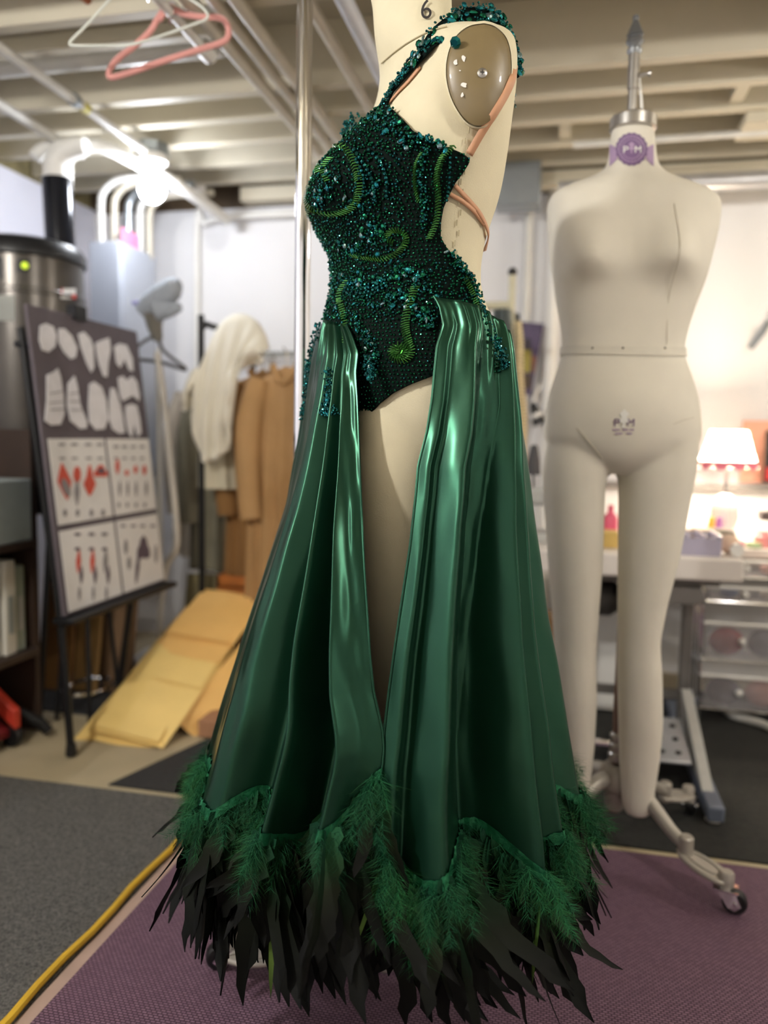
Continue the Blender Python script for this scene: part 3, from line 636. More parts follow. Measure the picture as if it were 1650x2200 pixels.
obj('slit_piping', ge, M_SATIN, gown)

# ---- beadwork
def onb(px, py, off=.007): z, th = T1.hit(px, py); return T1.world(z, th, off), z, th
def nrm(z, th):
    a = T1.world(z, th, 0); b = T1.world(z, th+.03, 0); c = T1.world(z+.004, th, 0); n = (b-a).cross(c-a).normalized()
    return n if n.dot(T1.world(z, th, .01)-a) > 0 else -n
ICO_V = None
def ico():
    bm = bmesh.new(); bmesh.ops.create_icosphere(bm, subdivisions=1, radius=1); v = np.array([tuple(x.co) for x in bm.verts]); f = [tuple(y.index for y in x.verts) for x in bm.faces]; bm.free(); return v, f
IV, IF = ico()
class Beads:
    """many small beads joined as one mesh (too many and too small to pick apart)"""
    def __init__(s): s.P = []; s.R = []
    def add(s, p, r): s.P.append(tuple(p)); s.R.append(r)
    def build(s, name, m, parent):
        P = np.array(s.P); R = np.array(s.R); n = len(P); off = np.array(wloc(parent))
        Q = rng.normal(0, 1, (n, 4)); Q /= np.linalg.norm(Q, axis=1)[:, None]; a, b, c, d = Q.T
        RT = np.stack([1-2*(c*c+d*d), 2*(b*c-a*d), 2*(b*d+a*c), 2*(b*c+a*d), 1-2*(b*b+d*d), 2*(c*d-a*b), 2*(b*d-a*c), 2*(c*d+a*b), 1-2*(b*b+c*c)], 1).reshape(n, 3, 3)
        V = (P[:, None, :]-off)+np.einsum('nij,kj->nki', RT, IV)*R[:, None, None]; nv = len(IV)
        F = (np.array(IF)[None]+np.arange(n)[:, None, None]*nv).reshape(-1, 3)
        me = bpy.data.meshes.new(name); me.from_pydata(V.reshape(-1, 3).tolist(), [], F.tolist()); me.materials.append(m); me.update()
        o = bpy.data.objects.new(name, me); C.objects.link(o); o.parent = parent; o['kind'] = 'stuff'; return o
base = Beads(); teal = Beads()
zz = zlo+.004; row = 0
def pixel_of(P):
    q = RM.transposed() @ (Vector(P)-CAM); return 825+F_PX*q.x/-q.z, 1100-F_PX*q.y/-q.z
while zz < zhi-.002:
    a = thR(zz)+.02
    rngs = [(a, 2*PI-a)] if zz < zneck else [(a, thL(zz)-.01), (2*PI-thL(zz)+.01, 2*PI-a)]
    for lo, hi in rngs:
        th = lo+(.0125 if row % 2 else 0)
        while th < hi:
            r_loc = .5*(T1.a(zz)+T1.b(zz))
            x, y = pixel_of(T1.world(zz, th, .008)); sparse = y > 690 or (x > 870 and y > 330 and y < 560) or (y < 300 and x > 850)
            step = (.0062 if sparse else .0046)/max(.05, r_loc)
            j = rng.normal(0, .0006 if sparse else .0013, 2); off = .0095 if sparse else .0095+rng.uniform(0, .0025)
            p = T1.world(zz+j[1], th+j[0]/r_loc, off)
            (base if rng.random() < (.93 if sparse else .72) else teal).add(p, (.00175 if sparse else .0019)*rng.uniform(.8, 1.2))
            th += step
    zz += .0050 if T1.hit(800, 690)[0] < zz else .0056; row += 1
# clusters of stones along drawn paths: polyline, half width (px), stones, share of teal
gems = []
def gem_mesh(kind, m):
    g = G(); n = 8; wx, wy = {'oval': (1, .72), 'round': (.85, .85), 'drop': (1.1, .6)}[kind]
    for f, h in ((.55, .42), (1, .1), (.8, -.25)):
        for k in range(n):
            t = 2*PI*k/n; sh = 1-.35*(math.cos(t)+1)/2*(kind == 'drop'); g.v.append(Vector((f*wx*math.cos(t), f*wy*sh*math.sin(t), h)))
    for i in range(2):
        for k in range(n): a = i*n+k; b = i*n+(k+1) % n; g.f.append((a, b, b+n, a+n))
    g.f.append(tuple(range(n))); return mesh_of('gemstone', g, m, 5)
GM = [gem_mesh(k, m) for m in M_GEMS for k in ('oval', 'round', 'drop')]
def spread(poly, hw, n, size=(.0030, .0058), small=3, surf=None, par=None):
    pts, _ = catmull([Vector((x, y, 0)) for x, y in poly], [1]*len(poly), 10)
    for k in range(n*(1+small)):
        p = pts[rng.integers(len(pts))]; x, y = p.x+rng.normal(0, hw*.5), p.y+rng.normal(0, hw*.5)
        z, th = T1.hit(x, y)
        if z > zhi or (z > zneck and th > thL(z)) or th < thR(z)-.03 or th > PI+.9: continue
        if k < n: gems.append((T1.world(z, th, .0115+rng.uniform(0, .003)), nrm(z, th), rng.uniform(*size), bod))
        else: (teal if rng.random() < .6 else base).add(T1.world(z, th, .0115+rng.uniform(0, .004)), rng.uniform(.0016, .0028))
spread([(765, 292), (800, 255), (838, 262), (862, 285), (885, 318)], 22, 34)
spread([(905, 300), (930, 312), (950, 322)], 12, 10); spread([(912, 330), (900, 380), (908, 440), (905, 492)], 8, 8, (.0024, .0034), 12)
spread([(745, 360), (765, 395), (750, 430), (740, 445)], 16, 16)
spread([(815, 400), (800, 460), (822, 500), (790, 535), (750, 545)], 24, 40)
spread([(715, 520), (725, 590), (716, 650), (712, 690)], 12, 14, (.0026, .0042), 6)
spread([(745, 590), (790, 610), (830, 600), (870, 585), (905, 610), (930, 645)], 20, 38)
spread([(780, 650), (830, 660), (860, 640), (905, 680), (915, 700)], 18, 30)
spread([(775, 700), (800, 730), (810, 760), (800, 800)], 16, 26)
spread([(960, 548), (990, 585), (1008, 630), (1022, 670), (1038, 715), (1048, 745)], 11, 30, (.0028, .0046), 6)
spread([(690, 420), (685, 470), (700, 520)], 10, 4, (.002, .003), 8)
spread([(740, 650), (750, 700)], 10, 6)
# twisted ropes of lime bugle beads
def rope(poly, wpx, m=M_LIME):
    pts, _ = catmull([Vector((x, y, 0)) for x, y in poly], [1]*len(poly), 24); g = G(); acc = 0
    for i in range(1, len(pts)):
        acc += (pts[i]-pts[i-1]).length
        if acc < 4.4: continue
        acc = 0; d = (pts[i]-pts[i-1]).normalized(); n = Vector((-d.y, d.x, 0))
        a = pts[i]-n*wpx*.5-d*3; b = pts[i]+n*wpx*.5+d*3
        A_, B_ = onb(a.x, a.y, .011)[0], onb(b.x, b.y, .011)[0]; m_, z, th = onb(pts[i].x, pts[i].y, .0155)
        g.tube([A_, m_, B_], [.0010, .0013, .0010], 5)
    o = obj('bugle_rope', g, m, bod, fix=False); return o
rope([(745, 385), (738, 345), (752, 320), (780, 326), (796, 365), (800, 415), (786, 450), (755, 466), (725, 455), (711, 430), (714, 408), (730, 404)], 11)
rope([(766, 548), (800, 556), (835, 558), (862, 542), (874, 520), (866, 502), (846, 500), (838, 514), (850, 526)], 12)
rope([(970, 318), (945, 345), (934, 385), (937, 430), (932, 480), (918, 518)], 11); rope([(908, 332), (894, 362), (893, 405), (900, 440)], 8)
rope([(893, 615), (880, 655), (872, 700), (878, 735), (884, 757), (872, 774), (853, 772), (846, 757), (858, 744), (868, 755)], 16)
rope([(862, 742), (874, 752), (868, 768), (854, 764), (858, 752)], 12)
rope([(728, 700), (722, 740), (730, 768)], 10); rope([(764, 345), (752, 370), (760, 400)], 9)
rope([(742, 640), (752, 690), (752, 735), (738, 775), (724, 760), (728, 740)], 13)
rope([(985, 595), (1005, 640), (1018, 690)], 8); rope([(720, 450), (700, 470)], 6); rope([(762, 600), (745, 625), (742, 655)], 8)
def pearls(poly, r, step, m=M_TEALB):
    pts, _ = catmull([Vector((x, y, 0)) for x, y in poly], [1]*len(poly), 24); acc = 9
    bb_ = Beads()
    for i in range(1, len(pts)):
        acc += (pts[i]-pts[i-1]).length
        if acc >= step: acc = 0; teal.add(onb(pts[i].x, pts[i].y, .0125)[0], r)
pearls([(795, 330), (808, 360), (820, 395), (822, 430)], .0034, 8.5); pearls([(815, 330), (832, 355), (842, 395), (840, 430)], .0032, 8.5); pearls([(798, 350), (808, 390), (806, 425)], .003, 8)
for k in range(4): pearls([(748-3*k, 588+k*10), (775, 612+k*9), (805, 612+k*8), (838, 595+k*7)], .0029, 7.5)
pearls([(960, 345), (958, 390), (952, 440)], .0026, 9); pearls([(900, 300), (872, 300), (850, 285)], .0025, 8)
# shoulder strap: cloth band covered with stones, over the shoulder and a little down the back
spts = []; snn = []
for (x, y, q) in [(836, 232, None), (850, 200, None), (872, 168, None), (895, 138, None), (922, 106, None), (950, 78, .118), (985, 52, .122), (1015, 37, .115), (1045, 33, .105), (1072, 44, .095), (1094, 78, .075), (1107, 120, .06), (1114, 165, .045)]:
    if q is None: P0, z0, th0 = onb(x, y, .006); snn.append(nrm(z0, th0))
    else: s0, z0 = fr1.uv(x, y, q); P0 = fr1.W(s0, q, z0); snn.append(((P0-fr1.W(.06, 0, 1.50))+NN*.05).normalized())
    spts.append(P0)
sp2, _ = catmull(spts, [1]*len(spts), 8); axis = fr1.W(.06, 0, 1.50)
sn, _ = catmull(snn, [1]*len(snn), 8); sn = [q.normalized() for q in sn]; wid = [float(np.interp(i/len(sp2), [0, .12, .3, .45, .6, .75, 1], [.012, .018, .03, .042, .036, .02, .014])) for i in range(len(sp2))]
strap = obj('beaded_strap', G().band(sp2, sn, wid), M_VELVET, gown, label='stone covered shoulder strap'); s3 = strap.modifiers.new('t', 'SOLIDIFY'); s3.thickness = .003; s3.offset = 0
sb = Beads()
for k in range(640):
    i = int(rng.integers(1, len(sp2)-1)); t = (sp2[i+1]-sp2[i-1]).normalized(); sd = t.cross(sn[i]).normalized()
    p = sp2[i]+sd*wid[i]*rng.uniform(-.6, .6)+sn[i]*rng.uniform(.002, .006)
    if k < 105: gems.append((p+sn[i]*.002, (sn[i]+sd*rng.normal(0, .25)).normalized(), rng.uniform(.0034, .0072) if i > 18 else rng.uniform(.0025, .004), strap))
    else: sb.add(p, rng.uniform(.0014, .0024))
sb.build('strap_beads', M_TEALB, strap)
for (x, y) in ((1104, 192), (1106, 205), (1103, 218), (1107, 228)): s0, z0 = fr1.uv(x, y, .02); gems.append((fr1.W(s0, .02, z0), RR, .004, strap))
s0, z0 = fr1.uv(979, 91, qp+.012); gems.append((fr1.W(s0, qp+.012, z0), (NN-RR*.3).normalized(), .0095, strap))
# far strap peeping past the chest
fp = []
for (x, y, q) in [(736, 292, -.09), (745, 276, -.09), (754, 263, -.09), (764, 251, -.09)]: s0, z0 = fr1.uv(x, y, q); fp.append(fr1.W(s0, q, z0))
fb = Beads()
for k in range(70): i = rng.integers(0, 3); t = rng.random(); fb.add(fp[i].lerp(fp[i+1], t)+Vector(rng.normal(0, .004, 3)), rng.uniform(.0018, .003))
fb.build('strap_beads', M_TEALB, strap)
# hanging beaded drops over the satin
def onsk(px, py, off=.012): z, th = SK.hit(px, py); return SK.world(z, th, off)
dr = Beads()
for poly in ([(722, 800), (724, 840), (720, 872), (715, 885), (700, 882)], [(724, 860), (735, 885), (722, 890)], [(668, 780), (660, 830), (655, 880), (650, 890)], [(702, 700), (680, 760), (668, 800)], [(800, 770), (806, 800), (803, 815)], [(1045, 730), (1058, 770), (1062, 790)]):
    pts, _ = catmull([Vector((x, y, 0)) for x, y in poly], [1]*len(poly), 14)
    for p in pts:
        for _ in range(3): dr.add(onsk(p.x+rng.normal(0, 4), p.y+rng.normal(0, 4), rng.uniform(.012, .02)), rng.uniform(.0015, .0026))
    for p in pts[::9]: gems.append((onsk(p.x, p.y, .018), (NN+RR*rng.normal(0, .3)).normalized(), rng.uniform(.003, .005), bod))
dr.build('hanging_beads', M_TEALB, bod)
print('gems', len(gems), 'beads', len(base.P), len(teal.P))
gems.sort(key=lambda e: -e[2])
for (p, n, s, par) in gems[:300]:
    q = n.to_track_quat('Z', 'Y') @ Matrix.Rotation(rng.uniform(0, 6.3), 4, 'Z').to_quaternion()
    tilt_ = Matrix.Rotation(rng.normal(0, .3), 4, 'X').to_quaternion()
    inst('gemstone', GM[int(rng.choice([0, 1, 2, 3, 4, 5, 6, 7, 8], p=[.16, .13, .15, .13, .1, .12, .07, .07, .07]))], par, p, q @ tilt_, (s, s, s))
for (p, n, s, par) in gems[300:]: teal.add(p, s*.8)
base.build('seed_beads', M_BEAD, bod); teal.build('teal_beads', M_TEALB, bod)
# nude straps
def ribbon(pts, wd, name, m, off=.004):
    P = []; Nn = []
    for e in pts:
        if len(e) == 2: p, z, th = onb(e[0], e[1], off); P.append(p); Nn.append(nrm(z, th))
        else: s0, z0 = fr1.uv(e[0], e[1], e[2]); P.append(fr1.W(s0, e[2], z0)); Nn.append((P[-1]-axis).normalized())
    P2, _ = catmull(P, [1]*len(P), 6); N2, _ = catmull(Nn, [1]*len(Nn), 6)
    o = obj(name, G().band(P2, N2, wd), m, gown, fix=False); q = o.modifiers.new('t', 'SOLIDIFY'); q.thickness = .0016; return o
ribbon([(840, 224), (858, 200), (880, 176), (905, 145)], .008, 'nude_strap', M_NUDE, .0045)
ribbon([(1108, 135, .13), (1102, 168, .172), (1086, 204, qp+.006), (1062, 244, qp+.006), (1036, 284, qp-.004), (1004, 334)], .011, 'nude_strap', M_NUDE)
ribbon([(974, 400), (1000, 428), (1025, 458), (1040, 488), (1044, 510), (1041, 540, 0)], .006, 'nude_strap', M_NUDE)
ribbon([(962, 418), (990, 434), (1015, 456), (1036, 484)], .006, 'nude_strap', M_NUDE)
ribbon([(1000, 588), (1012, 594), (1024, 598, .04)], .012, 'nude_strap', M_NUDE)
ribbon([(1027, 590, .02), (1024, 625, .03), (1024, 650, .03), (1030, 680, .03)], .008, 'satin_tie', M_SATIN)

# ---- feathers along the hem
def feather_mesh(L_, wd, curl, twist, m, ragged):
    g = G(); ns = 11; uv = []
    rv = random.random()
    for i in range(ns+1):
        t = i/ns; ww = wd*(math.sin(PI*min(1, .12+t*.86))**.5)*(1 if t < .98 else .15)
        c = Vector((curl*t*t*L_, .15*curl*math.sin(t*3)*L_, -L_*t)); a = twist*t
        dx = Vector((math.cos(a), math.sin(a), 0)); rg = 1+ragged*(random.random()-.5)
        g.v += [c-dx*ww*rg, c+Vector((0, .12*wd, 0)), c+dx*ww/rg]; uv += [(rv, t)]*3
        if i:
            o = 3*(i-1); g.f += [(o, o+1, o+4, o+3), (o+1, o+2, o+5, o+4)]
    g.uv = uv; return mesh_of('feather', g, m, 180)
random.seed(3)
FM = [feather_mesh(random.uniform(.12, .215), random.uniform(.008, .018), random.uniform(-.4, .4), random.uniform(-1, 1), M_FEATHER, .9) for _ in range(12)]
FMB = [feather_mesh(random.uniform(.13, .19), random.uniform(.003, .006), random.uniform(-.35, .35), random.uniform(-1.3, 1.3), M_FEATHERB, .2) for _ in range(5)]
fl_v, fl_f, fl_uv = [], [], []
def strand(p, d, L_, wv, shade):
    o = len(fl_v); d = d.normalized(); sd = d.cross(Vector(rng.normal(0, 1, 3))).normalized()*wv; bend = Vector(rng.normal(0, .3, 3)); bend.z -= .3
    for i in range(4):
        t = i/3; c = p+d*L_*t+bend*L_*t*t*.6; k = 1-t*.8
        fl_v.extend([c-sd*k, c+sd*k]); fl_uv.extend([(shade, t)]*2)
        if i: a = o+2*(i-1); fl_f.append((a, a+1, a+3, a+2))
cnt = 0; far = G(); cen = fr1.W(SK.c(.45), 0, .44)
hems = []
for side in 'FB':
    for v in np.linspace(0, 2, 520):
        hems.append((side, v))
for side, v in hems:
    near = v < 1.08; p = skirt_pt(side, min(v, 1.995), 1.0, .002); outd = (p-cen); outd.z = 0; outd.normalize()
    if near and rng.random() < .56 and cnt < 300:
        me = FMB[rng.integers(5)] if rng.random() < .05 else FM[rng.integers(12)]
        q = Vector((0, -1, 0)).rotation_difference(outd); f = Matrix.Rotation(rng.normal(0, .28), 4, outd).to_quaternion(); ax = outd.cross(Vector((0, 0, 1)))
        f2 = Matrix.Rotation(rng.normal(.16, .16), 4, ax).to_quaternion(); s = rng.uniform(.8, 1.1)
        inst('feather', me, gown, p+Vector((0, 0, .006))-outd*rng.uniform(0, .02), f @ f2 @ q @ Matrix.Rotation(rng.normal(0, .6), 4, 'Z').to_quaternion(), (s, s, s)); cnt += 1
    if rng.random() < .9:
        me = FM[rng.integers(12)]; Mx2 = (Matrix.Rotation(rng.normal(0, .25), 4, outd) @ Matrix.Rotation(rng.normal(.1, .1), 4, outd.cross(Vector((0, 0, 1)))) @ Vector((0, -1, 0)).rotation_difference(outd).to_matrix().to_4x4())
        far.add([p-outd*.015+(Mx2 @ x.co) for x in me.vertices], [tuple(y.vertices) for y in me.polygons])
        far.uv = (far.uv or [])+[tuple(c) for c in [(0.3, k//3/11) for k in range(len(me.vertices))]]
    clump = .5+.5*math.sin(v*23+(2 if side == 'F' else 0))*math.sin(v*9+1)
    if rng.random() > (.75 if near else .25)*(.25+1.1*clump**1.5): continue
    qd = (Vector((0, 0, -1))+outd*rng.uniform(.05, .5)+Vector(rng.normal(0, .22, 3))).normalized(); ql = rng.uniform(.04, .105); q0 = p+Vector(rng.normal(0, .003, 3))+outd*.005+Vector((0, 0, .008)); sh_ = float(np.clip(rng.normal(.2+.4*clump, .2), 0, 1))
    for _ in range(150):   # a down plume: fine barbs along a short quill
        u = rng.random()**.8; pe = Vector(rng.normal(0, 1, 3)); pe = (pe-qd*pe.dot(qd)).normalized()
        strand(q0+qd*ql*u, qd*rng.uniform(.25, .9)+pe, rng.uniform(.012, .034)*(1.15-.5*u), .00022, sh_)
print('feathers', cnt, 'strands', len(fl_f)//3)
o = obj('hem_feathers', far, M_FEATHER, gown, kind='stuff', fix=False)
gg = G(); gg.v = fl_v; gg.f = fl_f; gg.uv = fl_uv
obj('feather_down', gg, M_FLUFF, gown, kind='stuff', fix=False, sharp=180)

# ================================================================== left side of the room
# dark canister with black lid
tx, ty, tr = -1.905, 2.55, .205
tk = thing('canister_tank', 'dark metallic cylindrical canister with black domed lid by the left wall', 'tank', (tx, ty, .7))
M_TANK = mat('dark smoked metal', (84, 80, 76), .28, .75, var=.05)
obj('tank_body', G().lathe([(tr-.01, .92), (tr, .93), (tr, 1.46), (tr+.004, 1.465), (tr+.004, 1.475), (tr, 1.48), (tr, 1.59)], (tx, ty, 0), 48), M_TANK, tk)
obj('tank_lid', G().lathe([(tr+.006, 1.585), (tr+.01, 1.59), (tr+.01, 1.62), (tr-.005, 1.645), (tr-.05, 1.66), (.05, 1.668), (.01, 1.67)], (tx, ty, 0), 48), M_BLACK, tk)
obj('tank_bin', G().lathe([(.14, .70), (.17, .71), (tr-.015, .9), (tr+.004, .905), (tr+.004, .925)], (tx, ty, 0), 40), M_BLACK, tk)
for z in (1.0, 1.4): obj('wall_bracket', G().span((XL, ty-.08, z), (tx-tr+.06, ty+.08, z+.05)), M_BLACKM, tk, bevel=.003)
def on_tank(px, py, off):
    for i in range(60):
        D = 2.4+.02*i; P = at(px, py, D=D)
        if (P.x-tx)**2+(P.y-ty)**2 < (tr+off)**2: break
    d = Vector((P.x-tx, P.y-ty, 0)).normalized(); return Vector((tx, ty, P.z))+d*(tr+off)
def tank_patch(x0, y0, x1, y1, m, name, off=.003, n=6): return obj(name, G().grid([[on_tank(x0+(x1-x0)*i/n, y0+(y1-y0)*j/n, off) for j in range(n+1)] for i in range(n+1)]), m, tk)
tank_patch(36, 558, 64, 586, M_BLACK, 'switch'); obj('power_light', G().sphere(on_tank(53, 572, .004), .012, 12, 8), mat('green lamp', (196, 220, 60), .4, emit=.8), tk)
tank_patch(-5, 555, 8, 600, M_BLACK, 'latch'); tank_patch(128, 620, 162, 642, M_PAPER, 'label'); tank_patch(127, 619, 133, 632, mat('red print', (206, 62, 52), .5), 'label_mark', .005, 2); tank_patch(152, 633, 161, 642, mat('red print', (206, 62, 52), .5), 'label_mark', .005, 2)
tank_patch(-3, 636, 33, 690, mat('grey name plate', (150, 152, 146), .5), 'name_plate')
bpv = at(122, 385, Y=2.62); obj('black_duct', G().tube([(bpv.x+.01, 2.62, 1.655), (bpv.x, 2.62, bpv.z)], .052, 24), mat('glossy black duct', (26, 28, 36), .16, .3), label='glossy black duct rising from the canister lid', cat='duct')
obj('duct_elbow', G().tube([(bpv.x, 2.62, bpv.z-.005), (bpv.x, 2.62, bpv.z+.05), (bpv.x+.03, 2.62, bpv.z+.09), (bpv.x+.08, 2.62, bpv.z+.105), (bpv.x+.12, 2.62, bpv.z+.107)], [.046, .046, .045, .036, .03], 18, 4), M_WHITE, label='white plastic elbow on top of the black duct', cat='elbow')
# electrical box
eb = thing('electrical_box', 'tall pale grey electrical box in the back corner', 'electrical box', (-1.86, 3.15, .8))
M_EB = mat('pale grey enamel', (176, 182, 194), .45, var=.02)
obj('enclosure', G().span((-1.93, 3.0, .8), (-1.79, 3.3, 1.775)), M_EB, eb, bevel=.006)
obj('cover', G().span((-1.792, 3.02, .82), (-1.784, 3.28, 1.755)), M_EB, eb, bevel=.003)
obj('bracket', G().span((-2.25, 3.1, 1.2), (-1.93, 3.2, 1.26)), M_GALV, eb)
obj('pink_paper', G().slab([(-1.80, 3.03, 1.776), (-1.80, 3.17, 1.776), (-1.80, 3.17, 1.835), (-1.80, 3.03, 1.835)], (.004, 0, 0)), mat('pink paper', (240, 140, 178), .7), label='pink paper note on top of the grey electrical box', cat='paper')

# easel and display board
BX0, BX1, BY0, BY1, BZ0, BZ1 = -1.44, -1.545, 2.08, 2.70, .441, 1.368
bn = Vector((BZ1-BZ0, 0, BX0-BX1)).normalized()
def bd(a, b, off=0): return Vector((BX0+(BX1-BX0)*b, BY0+(BY1-BY0)*a, BZ0+(BZ1-BZ0)*b))+bn*off
def bpx(px, py, off=.003):
    d = ray(px, py); t = (bd(0, 0)-CAM).dot(bn)/d.dot(bn); return CAM+d*t+bn*off
ez = thing('easel', 'black folding easel holding the display board', 'easel', (-1.55, 2.3, 0))
for y, xf in ((2.09, -1.435), (2.5, -1.53)): obj('leg', G().tube([(xf, y, .008), bd(0, 0)*0+Vector((-1.462, y, .43)), Vector((BX1-.03, y, 1.3))], [.012, .012, .011], 12), M_BLACKM, ez)
obj('leg', G().tube([(-1.7, 2.3, .008), (-1.59, 2.3, 1.25)], .011, 12), M_BLACKM, ez)
obj('ledge', G().span((-1.47, 2.06, .42), (-1.40, 2.72, .437)), M_BLACKM, ez, bevel=.003)
obj('top_bar', G().tube([(BX1-.03, 2.07, 1.25), (BX1-.03, 2.54, 1.25)], .01, 10), M_BLACKM, ez)
for y, xf in ((2.09, -1.435), (2.5, -1.53)): obj('rubber_foot', G().lathe([(.017, .006), (.018, .01), (.015, .04)], (xf, y, 0), 14), M_BLACK, ez)
obj('clip', G().span((BX1-.02, 2.3, 1.355), (BX1+.015, 2.36, 1.40)), M_BLACKM, ez)
db = thing('display_board', 'dark grey display board with white cutouts and four illustrated sheets', 'board', bd(.5, 0))
obj('board', G().slab([bd(0, 0), bd(1, 0), bd(1, 1), bd(0, 1)], -bn*.012), mat('grey felt board', (98, 90, 96), .85, var=.06, vscale=30), db, bevel=.002)
SH = [(.03, .51, .295, .575), (.535, .985, .295, .575), (.03, .51, .01, .275), (.535, .985, .01, .275)]
sheets = []
for (a0_, a1_, b0_, b1_) in SH: sheets.append(obj('illustrated_sheet', G().slab([bd(a0_, b0_, .001), bd(a1_, b0_, .001), bd(a1_, b1_, .001), bd(a0_, b1_, .001)], bn*.002), M_PAPER, db))
M_RED = mat('red ink', (208, 84, 66), .6); M_GREY = mat('grey ink', (140, 136, 138), .6); M_PL = mat('plum ink', (96, 84, 96), .6)
def blob(px, py, w_, h_, m, par, name='print_mark', off=.004, n=12, lob=0, ph=0, pinch=0, slant=0):
    pts = []
    for k in range(n):
        t = 2*PI*k/n; r = 1+lob*math.sin(3*t+ph); yy = h_*r*math.sin(t); pts.append(bpx(px+w_*r*math.cos(t)*(1-pinch*abs(math.sin(t)))+slant*yy, py+yy, off))
    return obj(name, G().slab(pts, bn*.0012), m, par)
S0, S1, S2, S3 = sheets
blob(136, 1035, 15, 40, M_RED, S0, pinch=.7, slant=.15); blob(138, 1048, 8, 20, M_GREY, S0, off=.006, slant=.3); blob(163, 1020, 8, 18, M_RED, S0); blob(163, 1058, 6, 30, M_GREY, S0, pinch=.6)
blob(190, 1030, 7, 32, M_RED, S0, pinch=.3); blob(189, 1040, 13, 26, M_RED, S0, pinch=.6, off=.006); blob(214, 1014, 14, 13, M_RED, S0, lob=.25); blob(214, 1012, 8, 6, M_PL, S0, off=.006)
for x, y, h_ in ((250, 1002, 17), (270, 1016, 7), (289, 1009, 9), (308, 1010, 11)): blob(x, y, 4.5, h_, M_RED, S1, pinch=.3)
for x in (255, 272, 290, 312): blob(x, 1050, 3, 17, M_GREY, S1, pinch=.4)
for x in (133, 160, 190, 215): 
    blob(x-3, 955, 8, 3, M_GREY, S0); blob(x-2, 985, 7, 2.5, M_GREY, S0); blob(x+4, 1102, 4, 8, M_GREY, S0)
for x in (247, 265, 284, 303): blob(x, 960, 6, 3, M_GREY, S1); blob(x, 985, 5, 2.5, M_GREY, S1); blob(x+6, 1085, 3, 5, M_GREY, S1)
for x in (164, 194, 222): blob(x, 1148, 7, 3.5, M_PL, S2); blob(x, 1180, 6, 4, M_PL, S2)
for x, m in ((166, M_RED), (196, M_RED), (224, M_GREY)): blob(x, 1206, 5, 26, m, S2, pinch=.5, slant=-.05); blob(x+6, 1235, 4, 20, M_PL, S2, pinch=.5); blob(x+2, 1275, 3, 16, M_GREY, S2, pinch=.5)
for x in (262, 284, 304, 326): blob(x, 1130, 6, 2.5, M_PL, S3)
blob(306, 1180, 13, 24, M_PL, S3, lob=.25); blob(293, 1220, 4, 34, M_PL, S3, pinch=.3, slant=-.1); blob(268, 1175, 4, 16, M_GREY, S3); blob(275, 1210, 4, 14, M_GREY, S3); blob(333, 1190, 3, 20, M_GREY, S3)
# white cutouts pinned on the felt
M_CUT = mat('white cutout card', (226, 224, 228), .7, var=.06, vscale=40)
def cut(pts, marks=()):
    o = obj('cutout', G().slab([bpx(x, y, .002) for x, y in pts], bn*.003), M_CUT, db)
    for (x0, y0, x1, y1) in marks: obj('pencil_line', G().slab([bpx(x0, y0, .006), bpx(x1, y1, .006), bpx(x1, y1+2.4, .006), bpx(x0, y0+2.4, .006)], bn*.001), M_GREY, o)
cut([(84, 700), (96, 695), (112, 702), (119, 722), (116, 745), (102, 757), (88, 752), (82, 730)])
cut([(124, 706), (136, 706), (152, 722), (164, 748), (160, 768), (150, 772), (136, 758), (124, 735)])
cut([(166, 718), (178, 713), (192, 728), (198, 745), (200, 790), (194, 800), (184, 780), (172, 745)])
cut([(203, 738), (214, 732), (232, 726), (236, 750), (230, 780), (228, 810), (220, 808), (210, 780), (206, 760)])
cut([(244, 745), (254, 738), (270, 742), (282, 770), (284, 798), (276, 796), (266, 772), (256, 790), (248, 780)])
cut([(98, 806), (112, 800), (122, 792), (128, 810), (134, 850), (136, 890), (128, 912), (108, 914), (94, 904), (98, 860)], [(104, 845, 130, 840), (103, 865, 132, 862), (104, 880, 133, 878)])
cut([(144, 824), (158, 808), (164, 830), (170, 870), (184, 905), (184, 920), (170, 922), (150, 905), (142, 870)], [(146, 845, 165, 843), (146, 862, 168, 862), (148, 880, 174, 880)])
cut([(190, 826), (200, 820), (216, 832), (226, 860), (230, 900), (222, 922), (204, 924), (190, 908), (188, 870)])
cut([(236, 834), (244, 834), (256, 868), (262, 900), (266, 930), (254, 932), (240, 922), (232, 900), (233, 860)])
cut([(252, 812), (262, 808), (270, 818), (282, 808), (292, 820), (298, 850), (296, 862), (284, 850), (272, 856), (262, 862), (256, 850)])
cut([(268, 872), (280, 868), (292, 872), (298, 900), (301, 930), (294, 938), (286, 910), (282, 940), (274, 930), (268, 900)])

